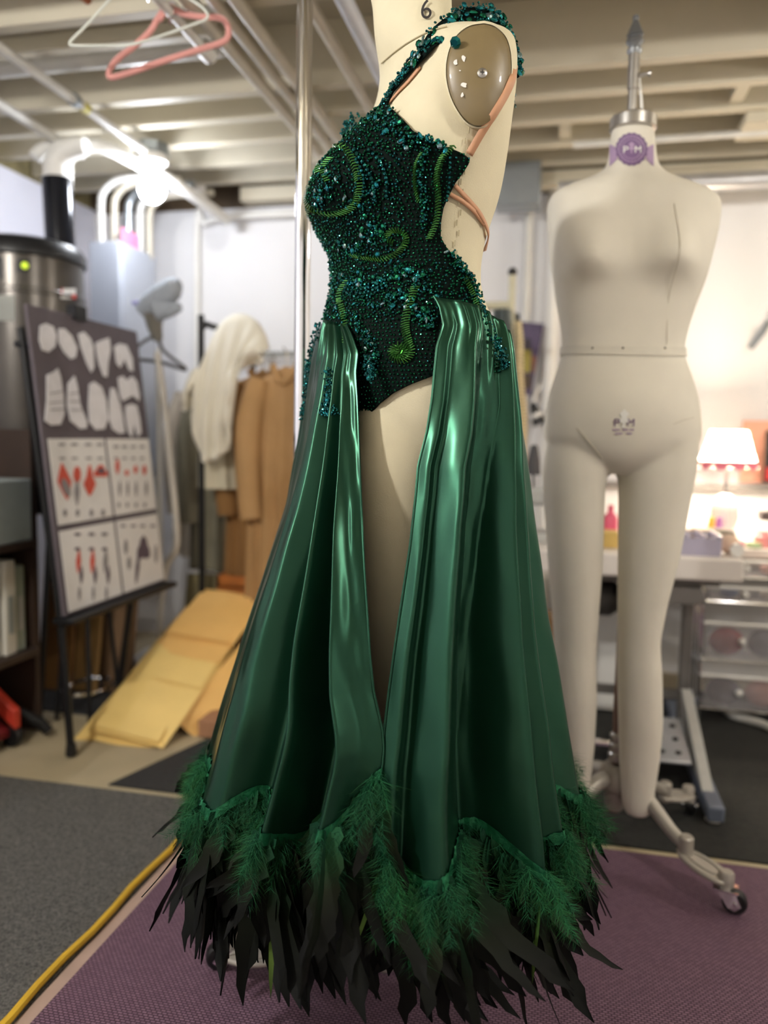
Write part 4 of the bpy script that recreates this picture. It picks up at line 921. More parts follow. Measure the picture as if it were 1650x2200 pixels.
# shelf with grey box and books
sh = thing('shelf_unit', 'dark brown open shelf beside the left wall', 'shelf', (-1.9, 1.95, 0))
for z in (.27, .625): obj('shelf_board', G().span((-2.2, 1.5, z), (-1.64, 2.235, z+.022)), M_DWOOD, sh, bevel=.002)
obj('side_panel', G().span((-2.2, 2.235, .009), (-1.66, 2.26, 1.0)), M_DWOOD, sh); obj('side_panel', G().span((-2.2, 1.48, .009), (-1.66, 1.5, 1.0)), M_DWOOD, sh)
obj('back_panel', G().span((-2.22, 1.48, .1), (-2.2, 2.26, 1.0)), M_DWOOD, sh)
obj('grey_box', G().span((-2.05, 1.7, .648), (-1.645, 2.215, .845)), mat('grey card box', (150, 158, 154), .6), label='plain grey box on the dark shelf', cat='box', bevel=.005)
for k, (y0, y1, h_, c) in enumerate(((1.86, 1.93, .30, (214, 212, 204)), (1.935, 2.03, .29, (222, 220, 214)), (2.035, 2.10, .315, (206, 204, 194)), (2.105, 2.155, .30, (226, 222, 210)), (2.16, 2.205, .275, (160, 172, 160)))):
    b_ = obj('binder', G().span((-1.93, y0, .293), (-1.665-.006*(k % 3), y1, .293+h_)), mat('binder %d' % k, c, .6, var=.05), bevel=.004, cat='binder', group='white binders on the shelf',
        label=['cream binder at the near end of the shelf row', 'white binder second in the shelf row', 'tall off-white binder in the middle of the row', 'ivory binder beside the slim grey green one', 'slim grey green binder at the end of the row'][k])
    obj('spine_label', G().span((-1.666-.006*(k % 3), y0+.012, .36), (-1.6635-.006*(k % 3), y1-.012, .36+h_*.4)), mat('spine label %d' % (k % 2), [(190, 190, 186), (170, 176, 172)][k % 2], .7), b_)
rd = thing('red_floor_jack', 'red sloping steel frame on black casters by the shelf', 'floor jack', (-1.68, 2.05, 0))
for y in (2.10, 1.84): obj('side_rail', G().slab([(-2.0, y, .34), (-1.64, y, .06), (-1.64, y, .12), (-2.0, y, .42)], (0, .03, 0)), mat('red enamel', (196, 62, 44), .4), rd, bevel=.004)
obj('deck', G().slab([(-2.0, 1.87, .32), (-1.66, 1.87, .06), (-1.66, 2.1, .06), (-2.0, 2.1, .32)], (0, 0, -.02)), mat('dark red enamel', (110, 24, 28), .4), rd)
for y in (2.115, 1.855): obj('caster', G().lathe([(.012, -.015), (.03, -.015), (.033, -.01), (.033, .01), (.03, .015), (.012, .015)], (-1.66, y, .034), 20, Matrix.Rotation(PI/2, 3, 'X')), M_BLACK, rd)
for y in (2.115, 1.855): obj('rear_leg', G().tube([(-1.98, y, .004), (-1.98, y, .36)], .014, 10), M_BLACKM, rd)
obj('handle', G().tube([(-1.75, 2.16, .12), (-1.62, 2.2, .05), (-1.6, 2.21, .02)], .018, 10), M_BLACKM, rd)
# boards leaning by the wall, stool
for k, (x0, x1, y, z, c, lab) in enumerate(((-1.92, -1.80, 2.62, .64, (150, 106, 58), 'tall brown cardboard sheet leaning behind the easel'), (-1.80, -1.70, 2.64, .5, (164, 126, 74), 'light brown cardboard sheet behind the easel leg'), (-2.05, -1.78, 2.82, .66, (84, 60, 38), 'dark brown plank panel by the canister'), (-1.69, -1.57, 2.66, .46, (120, 92, 64), 'dull brown panel behind the stool'), (-1.5, -1.34, 2.92, .42, (112, 100, 66), 'olive cardboard box face behind the mailers'))):
    obj('leaning_panel', G().slab([(x0, y, .006), (x1, y, .006), (x1+.01, y+.06, z), (x0+.01, y+.06, z)], (0, .015, 0)), mat('panel %d' % k, c, .7, var=.12), label=lab, cat='panel', bevel=.002)
st = thing('stool', 'stool with a chrome foot ring behind the easel', 'stool', (-1.6, 2.44, 0))
sx_, sy_ = -1.60, 2.44
obj('foot_ring', G().tube([(sx_+.075*math.cos(t), sy_+.1*math.sin(t), .1) for t in [2*PI*k/40 for k in range(41)]], .007, 8), M_CHROME, st)
for k in range(4):
    t = PI/4+k*PI/2; obj('leg', G().tube([(sx_+.09*math.cos(t), sy_+.135*math.sin(t), .006), (sx_+.045*math.cos(t), sy_+.07*math.sin(t), .56)], .008, 8), M_BLACKM, st)
obj('seat', G().lathe([(.02, .56), (.08, .565), (.085, .58), (.08, .605), (.02, .615)], (sx_, sy_, 0), 28), M_BLACK, st)

# padded mailers spilling down
def mailer(c, along, side, L_, W_, T_, m, lab, fold=0):
    along = along.normalized(); side = (side-along*side.dot(along)).normalized(); n = side.cross(along).normalized()
    if n.z < 0: n = -n
    P = []; nu, nv = 8, 10
    def lay(sg):
        R_ = []
        for i in range(nv+1):
            r = []
            for j in range(nu+1):
                u, v = j/nu-.5, i/nv-.5; h_ = T_*(1-(2*abs(u))**4)*(1-(2*abs(v))**4); wv = .003*math.sin(u*7+v*5+c.x*50)
                r.append(c+side*u*W_+along*v*L_+n*(sg*h_/2+wv+T_/2))
            R_.append(r)
        return R_
    g = G().grid(lay(1)); g.grid([r[::-1] for r in lay(-1)])
    o = obj('padded_mailer', g, m, label=lab, cat='envelope', group='padded mailers on the floor', sharp=60)
    q0_ = c-along*.5*L_*.98; fl_ = [q0_+along*t*L_+side*u*W_*.97+n*(T_*1.0+.002) for t, u in ((.01, -.45), (.01, .45), (.13, .42), (.13, -.42))]
    if fold: obj('flap', G().slab(fl_, n*.0015), m, o)
    return o
up = Vector((.06, .58, .27)); sd_ = Vector((1, .05, -.02)); nrm_m = sd_.cross(up).normalized()
labs = ['yellow mailer lying lowest on the floor', 'yellow mailer second from the floor', 'broad yellow mailer on top of the lower pile', 'yellow mailer in the middle of the upper pile', 'orange mailer at the top of the slope', 'topmost orange mailer below the wooden tray', 'narrow orange mailer standing at the pile edge', 'folded orange mailer beside the cardboard box']
base_c = Vector((-1.325, 2.415, .085))
mailer(base_c+Vector((-.02, 0, -.005)), up, sd_, .46, .29, .012, M_KRAFT, labs[0], 1)
mailer(base_c+Vector((.0, .02, .012)), up, sd_+Vector((0, .03, 0)), .46, .29, .012, M_KRAFT, labs[1])
mailer(base_c+up.normalized()*.03+Vector((.014, .0, .026)), up, sd_+Vector((0, .05, 0)), .5, .285, .012, M_KRAFT, labs[2], 1)
mailer(base_c+up.normalized()*.24+Vector((.01, 0, .036)), up, sd_, .40, .28, .012, M_KRAFT, labs[3])
mailer(base_c+up.normalized()*.33+Vector((.02, 0, .042)), up, sd_+Vector((0, -.05, 0)), .34, .28, .012, M_KRAFT2, labs[4])
mailer(base_c+up.normalized()*.39+Vector((.03, 0, .05)), up, sd_, .3, .28, .012, M_KRAFT2, labs[5], 1)
mailer(Vector((-1.12, 2.52, .11)), up+Vector((.12, 0, .05)), Vector((1, 0, -.9)), .42, .12, .012, M_KRAFT2, labs[6])
mailer(Vector((-1.085, 2.55, .11)), up+Vector((.14, 0, .05)), Vector((1, 0, -1.2)), .40, .11, .012, M_KRAFT2, labs[7])
obj('support_carton', G().slab([(-1.44, 2.5, .004), (-1.2, 2.5, .004), (-1.2, 2.5, .075), (-1.44, 2.5, .075)], (0, .02, 0)).span((-1.44, 2.64, .004), (-1.18, 2.88, .15)), M_CARD, label='brown cardboard carton under the mailers', cat='carton')
obj('small_carton', G().span((-1.13, 2.33, .004), (-.92, 2.5, .06)), mat('pinkish cardboard', (170, 124, 92), .7), label='small flat cardboard carton beside the mailers', cat='carton', bevel=.003)
obj('big_carton', G().span((-1.35, 2.94, .004), (-1.14, 3.14, .275)), M_CARD, label='brown cardboard carton under the wooden trays', cat='carton', bevel=.004)
def tray(x0, x1, y0, y1, z, h_, lab):
    t_ = thing('wooden_tray', lab, 'tray', ((x0+x1)/2, (y0+y1)/2, z), 'wooden trays stacked on a carton')
    obj('tray_base', G().span((x0, y0, z), (x1, y1, z+.01)), M_WOODO, t_)
    for (a, b, c_, d) in ((x0, y0, x1, y0+.014), (x0, y1-.014, x1, y1), (x0, y0, x0+.014, y1), (x1-.014, y0, x1, y1)): obj('tray_side', G().span((a, b, z), (c_, d, z+h_)), M_WOODO, t_, bevel=.002)
tray(-1.355, -1.13, 2.93, 3.12, .277, .055, 'deep orange wooden tray lowest in the stack'); tray(-1.345, -1.15, 2.95, 3.12, .333, .04, 'orange wooden tray in the middle of the stack'); tray(-1.35, -1.15, 2.96, 3.13, .374, .05, 'orange wooden tray on top of the stack')

# garment steamer
gs = thing('garment_steamer', 'garment steamer with a padded head and hanger on its pole', 'steamer', (-1.53, 2.86, 0))
sb_ = at(342, 1000, Y=2.85); X0 = sb_.x
obj('pole', G().tube([(X0, 2.85, .1), (X0, 2.85, 1.32)], .011, 12), M_PIPEW, gs)
obj('base', G().lathe([(.1, .006), (.11, .02), (.105, .1), (.07, .13), (.02, .14)], (X0, 2.85, 0), 28), M_WHITE, gs)
hh = at(335, 665, Y=2.8); M_PAD = mat('grey quilted pad', (158, 164, 172), .85, var=.1, vscale=60, bump=.6, bscale=60)
hp = [at(x, y, Y=2.8) for x, y in ((305, 672), (325, 655), (350, 635), (375, 618), (388, 615))]
obj('padded_head', G().tube(hp, [.03, .045, .048, .042, .018], 16, 5), M_PAD, gs)
obj('thumb_pad', G().tube([at(340, 668, Y=2.78), at(368, 664, Y=2.78), at(388, 660, Y=2.78)], [.04, .028, .014], 14, 4), M_PAD, gs)
obj('head_neck', G().tube([at(330, 668, Y=2.8), at(332, 700, Y=2.82), at(340, 730, Y=2.85)], [.042, .03, .018], 14, 4), mat('grey steamer plastic', (128, 124, 116), .5), gs)
obj('head_switch', G().tube([at(298, 650, Y=2.79), at(285, 651, Y=2.79)], .008, 8), mat('lilac plastic', (150, 146, 196), .5), gs)
obj('clothes_hanger', G().tube([at(x, y, Y=2.84) for x, y in ((290, 760), (300, 740), (338, 722), (350, 752), (395, 788), (398, 794), (388, 792), (345, 778), (290, 772))], .007, 8, 3), mat('dark grey hanger plastic', (88, 84, 82), .45), gs)
obj('hose', G().tube([at(x, y, Y=2.84) for x, y in ((338, 760), (352, 850), (362, 950), (372, 1050), (380, 1140), (376, 1185), (358, 1215), (346, 1300), (343, 1370))], .013, 10, 5), mat('beige hose', (196, 188, 176), .5), gs)
# garment rack and clothes
RXr = at(432, 700, Y=2.9); rx0 = RXr.x; rz0 = RXr.z
gr_ = thing('garment_rack', 'black tubular garment rack with a curved end', 'rack', (rx0, 3.15, 0))
obj('frame', G().tube([(rx0, 2.9, .06), (rx0, 2.9, rz0-.06), (rx0, 2.905, rz0-.015), (rx0, 2.94, rz0+.01), (rx0, 3.0, rz0+.012), (rx0, 3.36, rz0+.012), (rx0, 3.42, rz0), (rx0, 3.43, rz0-.05), (rx0, 3.43, .06)], .013, 12, 4), M_BLACKM, gr_)
for y in (2.9, 3.43): obj('foot_bar', G().tube([(rx0-.2, y, .05), (rx0+.2, y, .05)], .012, 10), M_BLACKM, gr_); [obj('caster', G().sphere((rx0+s_*.19, y, .024), .022, 12, 8), M_BLACK, gr_) for s_ in (-1, 1)]
def coat(cx_, y, ztop, zbot, wt, wb, th_, m, lab, seed, name='hanging_coat', cat='coat', hook=True, sleeve=True):
    r2 = random.Random(seed); k1, k2, p1, p2 = r2.uniform(5, 8), r2.uniform(11, 15), r2.uniform(0, 6), r2.uniform(0, 6)
    t_ = thing(name, lab, cat, (cx_, y, zbot), 'clothes on the garment rack')
    rows = []
    for i in range(25):
        t = i/24; z = ztop+(zbot-ztop)*t; s_ = min(1, (t/.1))**.5; hw = (wt*(.12+.88*s_)+(wb-wt)*t)/2; hd = th_*(.35+.65*min(1, t*3))
        rows.append([Vector((cx_+hw*math.cos(a)*(1+.06*math.sin(k1*a+p1)*t), y+hd*math.sin(a)*(1+.35*math.sin(k2*a+p2+t*1.5)*min(1, t*2)), z+.01*math.sin(a*3+p1)*t)) for a in [2*PI*j/60 for j in range(60)]])
    g = G().grid(rows, wrap=True); g.f.append(tuple(range(60))); obj('coat_body', g, m, t_, sharp=80)
    if sleeve:
        for s_ in (-1, 1):
            x0 = cx_+s_*wt*.40; obj('sleeve', G().tube([(x0, y, ztop-.05), (x0+s_*.03, y-.03, ztop-.2), (x0+s_*.03, y-.045, ztop-.4), (x0+s_*.015, y-.05, ztop-.58)], [.045, .052, .048, .044], 14, 5), m, t_)
        obj('collar', G().tube([(cx_-.05, y-.02, ztop+.005), (cx_, y-th_*.7, ztop-.06), (cx_+.05, y-.02, ztop+.005)], .014, 8, 5), m, t_)
    if hook: obj('hanger_hook', G().tube([(cx_, y, ztop-.01), (cx_, y, ztop+.05), (cx_-.015, y, ztop+.075)], .003, 6, 3), M_CHROME, t_)
    return t_
M_TAN = mat('tan wool', (176, 138, 92), .85, var=.08, vscale=8, bump=.3, bscale=150); M_BRN = mat('golden brown wool', (150, 110, 64), .85, var=.1, vscale=8, bump=.3, bscale=150); M_TAN2 = mat('camel cotton', (190, 158, 114), .85, var=.08, vscale=8)
M_OLV = mat('olive grey canvas', (132, 126, 106), .85, var=.1); M_TAUP = mat('taupe linen', (176, 164, 148), .85, var=.08)
coat(at(565, 900, Y=3.04).x, 3.04, 1.25, .34, .28, .34, .045, M_BRN, 'golden brown coat hanging nearest the cream cloth', 1)
coat(at(615, 900, Y=2.9).x, 2.9, 1.255, .22, .27, .33, .05, M_TAN, 'long tan coat hanging nearest the chrome pole', 2)
coat(at(590, 900, Y=3.17).x, 3.17, 1.26, .30, .3, .34, .045, M_TAN2, 'camel coat hanging behind the tan coat', 3)
coat(at(470, 1000, Y=3.12).x, 3.12, 1.2, .42, .22, .26, .04, M_OLV, 'olive grey garment hanging behind the cream cloth', 4)
coat(at(440, 1000, Y=3.3).x, 3.3, 1.22, .45, .24, .3, .04, M_TAUP, 'taupe garment hanging deepest on the rack', 5)
# cream cloth thrown over the rack end
M_CLOTH = mat('cream muslin', (232, 226, 210), .85, var=.04, vscale=10, bump=.2, bscale=200)
def cloth():
    prof = [(410, 1000, .02), (402, 880, .03), (415, 820, 0), (440, 760, -.02), (470, 690, -.04), (505, 672, -.05), (545, 685, -.04), (575, 730, -.02), (570, 780, 0)]
    rows = []
    cols = 40
    top = [at(x, y, Y=2.84) for x, y in ((440, 790), (448, 752), (462, 712), (480, 688), (505, 674), (530, 676), (552, 690), (570, 716), (580, 750))]
    bot = [at(x, y, Y=2.82) for x, y in ((402, 885), (412, 890), (425, 965), (445, 1000), (462, 985), (482, 960), (490, 880), (505, 800), (560, 770))]
    tp, _ = catmull(top, [1]*9, 6); bp_, _ = catmull(bot, [1]*9, 6)
    for i in range(26):
        t = i/25
        rows.append([tp[j].lerp(bp_[j], t)+Vector((0, -.05*math.sin(PI*min(1, t*1.1))**.7-.016*math.sin(j*.75+t*2)*min(1, t*1.6), .012*math.sin(j*.4)*t)) for j in range(len(tp))])
    return G().grid(rows)
cl = obj('draped_cloth', cloth(), M_CLOTH, label='cream muslin cloth thrown over the garment rack', cat='cloth', sharp=120); so = cl.modifiers.new('t', 'SOLIDIFY'); so.thickness = .02; so.offset = -1
c2 = G(); rows = []
for i in range(20):
    t = i/19; z = 1.2-.42*t; xx = at(455, 880, Y=2.93).x+.02*t; rows.append([Vector((xx+(.06+.015*t)*math.cos(a)*(1+.2*math.sin(5*a)*t), 2.93+.03*math.sin(a)*(1+.3*math.sin(6*a)), z)) for a in [2*PI*j/40 for j in range(40)]])
obj('hanging_cloth', c2.grid(rows, wrap=True), mat('ecru cloth', (206, 198, 174), .85), label='ecru cloth hanging below the cream muslin', cat='cloth', sharp=120)
wr = thing('wire_shelf', 'white wire shelf on the back wall behind the coats', 'shelf', (-1.05, 3.45, 1.25))
for k in range(5): obj('long_wire', G().tube([(-1.4, 3.36+.04*k, 1.36), (-.7, 3.36+.04*k, 1.36)], .003, 6), mat('grey wire', (120, 128, 126), .4), wr)
for k in range(24): obj('cross_wire', G().tube([(-1.4+.03*k, 3.355, 1.29), (-1.4+.03*k, 3.355, 1.357), (-1.4+.03*k, 3.545, 1.357)], .002, 5), M_WHITE, wr)

# hangers under the ceiling
def hanger(name, pts, X, m, r, lab, hookpx):
    D = None; P0 = at(*hookpx, X=X); q = RM.transposed() @ (P0-CAM); D = -q.z
    t_ = thing(name, lab, 'hanger', P0, 'hangers under the ceiling')
    P = [at(x, y, D=D) for x, y in pts]
    obj('body', G().tube(P, r, 10, 4), m, t_); top = Vector((X, P0.y, 2.05)); 
    return t_, P0, D
M_PINK = mat('pink velvet flock', (214, 150, 142), .9, var=.05, sheen=.3)
t_, P0, D0 = hanger('velvet_hanger', [(352, 22), (338, 42), (322, 68), (290, 98), (258, 122), (240, 142), (234, 160), (244, 166), (300, 149), (360, 128), (430, 106), (474, 92), (490, 78), (488, 52), (470, 38), (430, 36), (396, 30), (380, 20)], -1.0, M_PINK, .0075, 'pink velvet clothes hanger hanging from the ceiling pipe', (365, 12))
obj('bridge', G().slab([at(x, y, D=D0-.006) for x, y in ((340, 40), (352, 16), (362, 5), (372, 8), (385, 20), (402, 30), (385, 32), (365, 24), (352, 34), (345, 46))], -NN*.012), M_PINK, t_, bevel=.003)
def hook(P, par, zt, r=.0025):
    x, y, z = P; R_ = (zt-z)
    pts = [(x, y, z), (x, y, zt-.03), (x+.0, y, zt-.012)]+[(x+.024*math.cos(a)-.0*1, y, zt-.0+.024*math.sin(a)) for a in [PI*(-.15)+k*PI*.17 for k in range(7)]]
    obj('hook', G().tube(pts, r, 8, 3), M_CHROME, par)
hook((P0.x, P0.y, P0.z), t_, 2.05)
tw, P1, D1 = hanger('wire_hanger', [(245, -12), (230, 5), (190, 50), (156, 84), (150, 94), (160, 98), (215, 98), (280, 96), (350, 76), (420, 51), (442, 42), (446, 30), (432, 14), (405, -4), (380, -16)], -1.0, mat('white wire', (214, 216, 206), .4), .0032, 'white wire hanger hanging next to the pink one', (318, -52))
hook((P1.x, P1.y, P1.z), tw, 2.05); obj('shoulder_wire', G().tube([at(245, -12, D=D1), at(318, -52, D=D1), at(380, -16, D=D1)], .0032, 8), MATS['white wire'], tw)

# ================================================================== right side of the room
M_LAM = mat('white laminate', (222, 214, 206), .4, var=.02); M_DSTEEL = mat('grey machine steel', (120, 116, 112), .4, .5); M_BLUEG = mat('blue grey enamel', (104, 112, 128), .45, .2)
# rack post with cap, crossbar, trims
pv = at(1101, 590, Y=2.9); hp_ = thing('stand_rack', 'pale wooden stand rack with a black capped post', 'rack', (pv.x, 2.9, 0))
M_PALEW = mat('pale painted wood', (206, 200, 172), .5, var=.08)
obj('post', G().tube([(pv.x, 2.9, .05), (pv.x, 2.9, pv.z)], .013, 12), M_PALEW, hp_); obj('cap', G().sphere((pv.x, 2.9, pv.z+.008), .017, 14, 10), M_BLACK, hp_)
cb = at(1060, 657, Y=2.9); obj('crossbar', G().tube([(cb.x-.35, 2.9, cb.z), (pv.x, 2.9, cb.z)], .015, 12), M_PALEW, hp_); obj('post', G().tube([(cb.x-.35, 2.9, .04), (cb.x-.35, 2.9, cb.z+.1)], .013, 12), M_PALEW, hp_)
for x in (pv.x, cb.x-.35): obj('foot', G().span((x-.03, 2.72, .006), (x+.03, 3.08, .05)), M_PALEW, hp_, bevel=.006)
def hung(cx_, y, zt, zb, w0, w1, m, lab, seed, name, cat):
    r2 = random.Random(seed); rows = []
    for i in range(18):
        t = i/17; z = zt+(zb-zt)*t; rows.append([Vector((cx_+(w0+(w1-w0)*t)/2*math.cos(a)*(1+.08*math.sin(4*a+seed)), y+.03*math.sin(a)*(1+.4*math.sin(9*a+seed+t)), z)) for a in [2*PI*j/48 for j in range(48)]])
    g = G().grid(rows, wrap=True); g.f.append(tuple(range(48))); return obj(name, g, m, label=lab, cat=cat, sharp=90)
hung(at(1075, 800, Y=2.87).x, 2.87, cb.z-.02, .72, .06, .13, mat('slate grey satin', (96, 104, 104), .5), 'slate grey garment hanging from the stand rack', 2, 'hanging_garment', 'garment')
hung(at(1090, 950, Y=2.95).x, 2.97, cb.z-.02, .5, .06, .12, mat('black sequin cloth', (22, 22, 24), .35), 'black garment hanging behind the grey one', 4, 'hanging_garment', 'garment')
obj('brown_strap', G().tube([at(1046, 665, Y=2.86), at(1052, 690, Y=2.85), at(1062, 730, Y=2.85)], .006, 8, 4), mat('brown leather', (140, 88, 66), .5), label='brown strap on the stand rack crossbar', cat='strap')
tp = at(1113, 690, Y=2.86); tb = at(1128, 1105, Y=2.86); g = G(); n = 150
g.tube([Vector((tp.x+(tb.x-tp.x)*i/n+.003*math.sin(i*.11), 2.86, tp.z+(tb.z-tp.z)*i/n)) for i in range(n+1)], [(.0155+.0035*math.sin(i*2.2))*(.75+.35*math.sin(PI*i/n)) for i in range(n+1)], 12)
obj('pearl_trim', g, mat('ivory pearl trim', (206, 188, 146), .4, .1, var=.25, vscale=120, bump=.8, bscale=160), label='long ivory pearl trim hanging from the stand rack', cat='trim', sharp=90)
# poster
po = [at(x, y, Y=3.47) for x, y in ((1112, 690), (1169, 696), (1141, 851), (1120, 846))]
ps = obj('poster', G().slab(po, (0, .008, 0)), mat('purple poster print', (74, 62, 92), .5, var=.35, vscale=14), label='dark purple poster with a yellow figure on the wall', cat='poster')
def patch(x0, y0, x1, y1, Y, m, par, name): obj(name, G().slab([at(x, y, Y=Y) for x, y in ((x0, y0), (x1, y0), (x1-3, y1), (x0+2, y1))], (0, .003, 0)), m, par)
patch(1124, 752, 1142, 800, 3.464, mat('yellow print', (150, 138, 62), .6, var=.3, vscale=60), ps, 'print_figure'); patch(1142, 765, 1152, 800, 3.464, mat('rust print', (130, 84, 58), .6), ps, 'print_figure'); patch(1128, 728, 1140, 752, 3.464, mat('dark print', (44, 38, 44), .6), ps, 'print_figure'); patch(1124, 805, 1142, 835, 3.464, mat('brown print', (70, 56, 40), .6), ps, 'print_figure')
# wall lamp with arm
wl = thing('wall_lamp', 'small black and white swing arm lamp on the wall', 'lamp', at(1200, 810, Y=3.5))
obj('arm', G().tube([at(x, y, Y=3.5-.002*k) for k, (x, y) in enumerate(((1205, 803), (1185, 810), (1165, 826), (1152, 842), (1148, 862)))], .007, 8, 4), M_WHITE, wl)
hd = [at(x, y, Y=3.44) for x, y in ((1144, 866), (1150, 885), (1160, 912))]; obj('head', G().tube(hd, [.012, .022, .03], 16, 4), M_BLACK, wl); obj('head_band', G().tube([at(1151, 888, Y=3.438), at(1154, 896, Y=3.438)], [.0245, .027], 16), M_WHITE, wl)
obj('mount', G().tube([at(1205, 803, Y=3.55), at(1205, 803, Y=3.49)], .02, 14), M_WHITE, wl)
# sewing table
TX0, TX1, TY0, TY1, TZ = -.12, .545, 2.5, 3.02, .655
wt_ = thing('sewing_table', 'white thick topped sewing table on a steel stand', 'table', ((TX0+TX1)/2, 2.76, .006))
obj('table_top', G().span((TX0, TY0, TZ-.072), (TX1, TY1, TZ)), M_LAM, wt_, bevel=.008)
obj('apron', G().span((TX0+.1, TY0+.08, TZ-.1), (TX1-.05, TY1-.05, TZ-.074)), M_DSTEEL, wt_)
obj('drip_pan', G().slab([(.2, 2.56, TZ-.1), (.44, 2.56, TZ-.1), (.46, 2.56, TZ-.155), (.24, 2.56, TZ-.17)], (0, .3, 0)), M_DSTEEL, wt_, bevel=.004)
obj('motor', G().lathe([(.03, -.1), (.062, -.09), (.062, .06), (.04, .09), (.015, .1)], (.12, 2.72, TZ-.18), 20, Matrix.Rotation(PI/2, 3, 'Y')), mat('dark motor casing', (70, 66, 62), .5, .3), wt_)
obj('knee_lever', G().tube([(.28, 2.55, TZ-.16), (.29, 2.52, TZ-.2), (.31, 2.5, TZ-.26)], [.035, .03, .004], 10, 3), M_DSTEEL, wt_)
for x in (.02, .43):
    obj('leg', G().span((x-.017, 2.72, .05), (x+.017, 2.76, TZ-.1)), M_DSTEEL, wt_, bevel=.003)
    obj('foot_bar', G().span((x-.022, 2.12 if x > .2 else 2.4, .012), (x+.022, 3.0, .055)), M_BLUEG, wt_, bevel=.006)
    obj('foot_pad', G().lathe([(.02, .005), (.022, .008), (.02, .014)], (x, 2.15 if x > .2 else 2.43, 0), 14), M_WHITE, wt_)
obj('cross_brace', G().span((.03, 2.73, .14), (.43, 2.75, .17)), M_DSTEEL, wt_)
obj('upright_plate', G().slab([(.41, 2.2, .05), (.41, 2.5, .05), (.41, 2.66, .2), (.41, 2.62, .2)], (.03, 0, 0)), mat('pale grey enamel plate', (178, 178, 174), .45), wt_)
pd = obj('treadle', G().slab([(.2, 2.33, .075), (.40, 2.33, .075), (.40, 2.56, .125), (.2, 2.56, .125)], (0, 0, .01)), mat('pale steel treadle', (182, 184, 188), .35, .4), wt_, bevel=.003)
for i in range(4):
    for j in range(3): obj('treadle_hole', G().lathe([(.0095, 0), (.0095, .002)], Vector((.23+.046*i, 2.37+.07*j, .0945+.0152*j)), 10, Matrix.Rotation(math.radians(12), 3, 'X')), M_BLACK, pd)
obj('treadle_rod', G().tube([(.3, 2.5, .12), (.25, 2.66, TZ-.16)], .006, 8), M_CHROME, wt_)
obj('treadle_axle', G().tube([(.03, 2.44, .075), (.43, 2.44, .075)], .012, 10), M_CHROME, wt_)
# things on the table
og = thing('organizer_tray', 'clear lilac organizer tray with compartments on the sewing table', 'tray', (.35, 2.6, TZ))
M_LIL = mat('lilac clear plastic', (190, 184, 204), .25, alpha=.75)
x0, x1 = at(1445, 1195, Y=2.53).x, at(1548, 1195, Y=2.53).x
obj('tray_bottom', G().span((x0, 2.53, TZ), (x1, 2.72, TZ+.008)), M_LIL, og)
for y in (2.53, 2.716): obj('tray_wall', G().span((x0, y, TZ+.008), (x1, y+.004, TZ+.055)), M_LIL, og)
for k in range(4): xx = x0+(x1-x0)*k/3; obj('divider', G().span((xx-.003, 2.534, TZ+.008), (xx+.003, 2.716, TZ+.062)), mat('lilac divider', (206, 200, 216), .3), og)
cols = [(60, 54, 70), (90, 78, 74), (200, 176, 160), (70, 66, 84), (140, 120, 100), (50, 46, 54)]
for k in range(6):
    cx_ = x0+(x1-x0)*((k % 3)+.5)/3; obj('spool', G().lathe([(.014, 0), (.014, .004), (.01, .006), (.011, .03), (.014, .034), (.014, .038)], (cx_, 2.58+.08*(k//3), TZ+.008), 14), mat('spool thread %d' % k, cols[k], .6), label=['dark violet spool in the organizer tray', 'brown grey spool in the organizer tray', 'peach spool in the organizer tray', 'slate spool at the tray back', 'tan spool at the tray back', 'near black spool at the tray back'][k], cat='spool', group='thread spools in the organizer')
pcx = at(1568, 1180, Y=2.6); obj('pin_cushion', G().sphere((pcx.x, 2.62, TZ+.03), .034, 18, 12, (1, 1, .88)), mat('peach cloth', (226, 196, 174), .8), label='round peach pin cushion on the sewing table', cat='pin cushion')
tcx = at(1583, 1190, Y=2.55); obj('tape_roll', G().lathe([(.008, -.008), (.02, -.008), (.02, .008), (.008, .008)], (tcx.x, 2.55, TZ+.021), 18, Matrix.Rotation(PI/2, 3, 'X')), M_WHITE, label='white tape roll on the sewing table edge', cat='tape')
pile = at(1490, 1150, Y=2.85); 
for k, (dx, c, lab) in enumerate(((-.05, (176, 150, 120), 'tan folded fabric on the sewing table'), (.03, (206, 186, 160), 'pale folded fabric on the sewing table'), (.09, (120, 108, 96), 'dark taupe folded fabric on the sewing table'))):
    obj('folded_fabric', G().box((pile.x+dx, 2.86, TZ+.026), (.08, .12, .05)), mat('fabric %d' % k, c, .85, var=.1, bump=.4, bscale=40), label=lab, cat='fabric', bevel=.018)
yb = at(1308, 1185, Y=2.6); obj('yellow_pad', G().box((yb.x, 2.66, TZ+.025), (.06, .1, .05)), mat('yellow pad', (212, 180, 104), .7), label='yellow pad on the sewing table behind the form legs', cat='pad', bevel=.004)
pk = at(1310, 1150, Y=2.85); obj('pink_bottle', G().lathe([(.024, 0), (.026, .006), (.026, .07), (.018, .09), (.01, .095), (.01, .12)], (pk.x, 2.85, TZ), 16), mat('pink plastic', (226, 92, 122), .4), label='pink bottle on the sewing table behind the form legs', cat='bottle')
sm_ = thing('sewing_machine', 'grey sewing machine at the far end of the sewing table', 'sewing machine', (at(1140, 1150, Y=2.75).x, 2.75, TZ)); mx = wloc(sm_).x
M_SMW = mat('machine grey enamel', (176, 176, 172), .4)
obj('bed', G().span((mx-.04, 2.66, TZ), (mx+.12, 2.84, TZ+.03)), M_SMW, sm_, bevel=.006); obj('pillar', G().span((mx+.06, 2.7, TZ+.03), (mx+.12, 2.8, TZ+.16)), M_SMW, sm_, bevel=.01); obj('arm', G().span((mx-.05, 2.71, TZ+.12), (mx+.12, 2.79, TZ+.18)), M_SMW, sm_, bevel=.015)
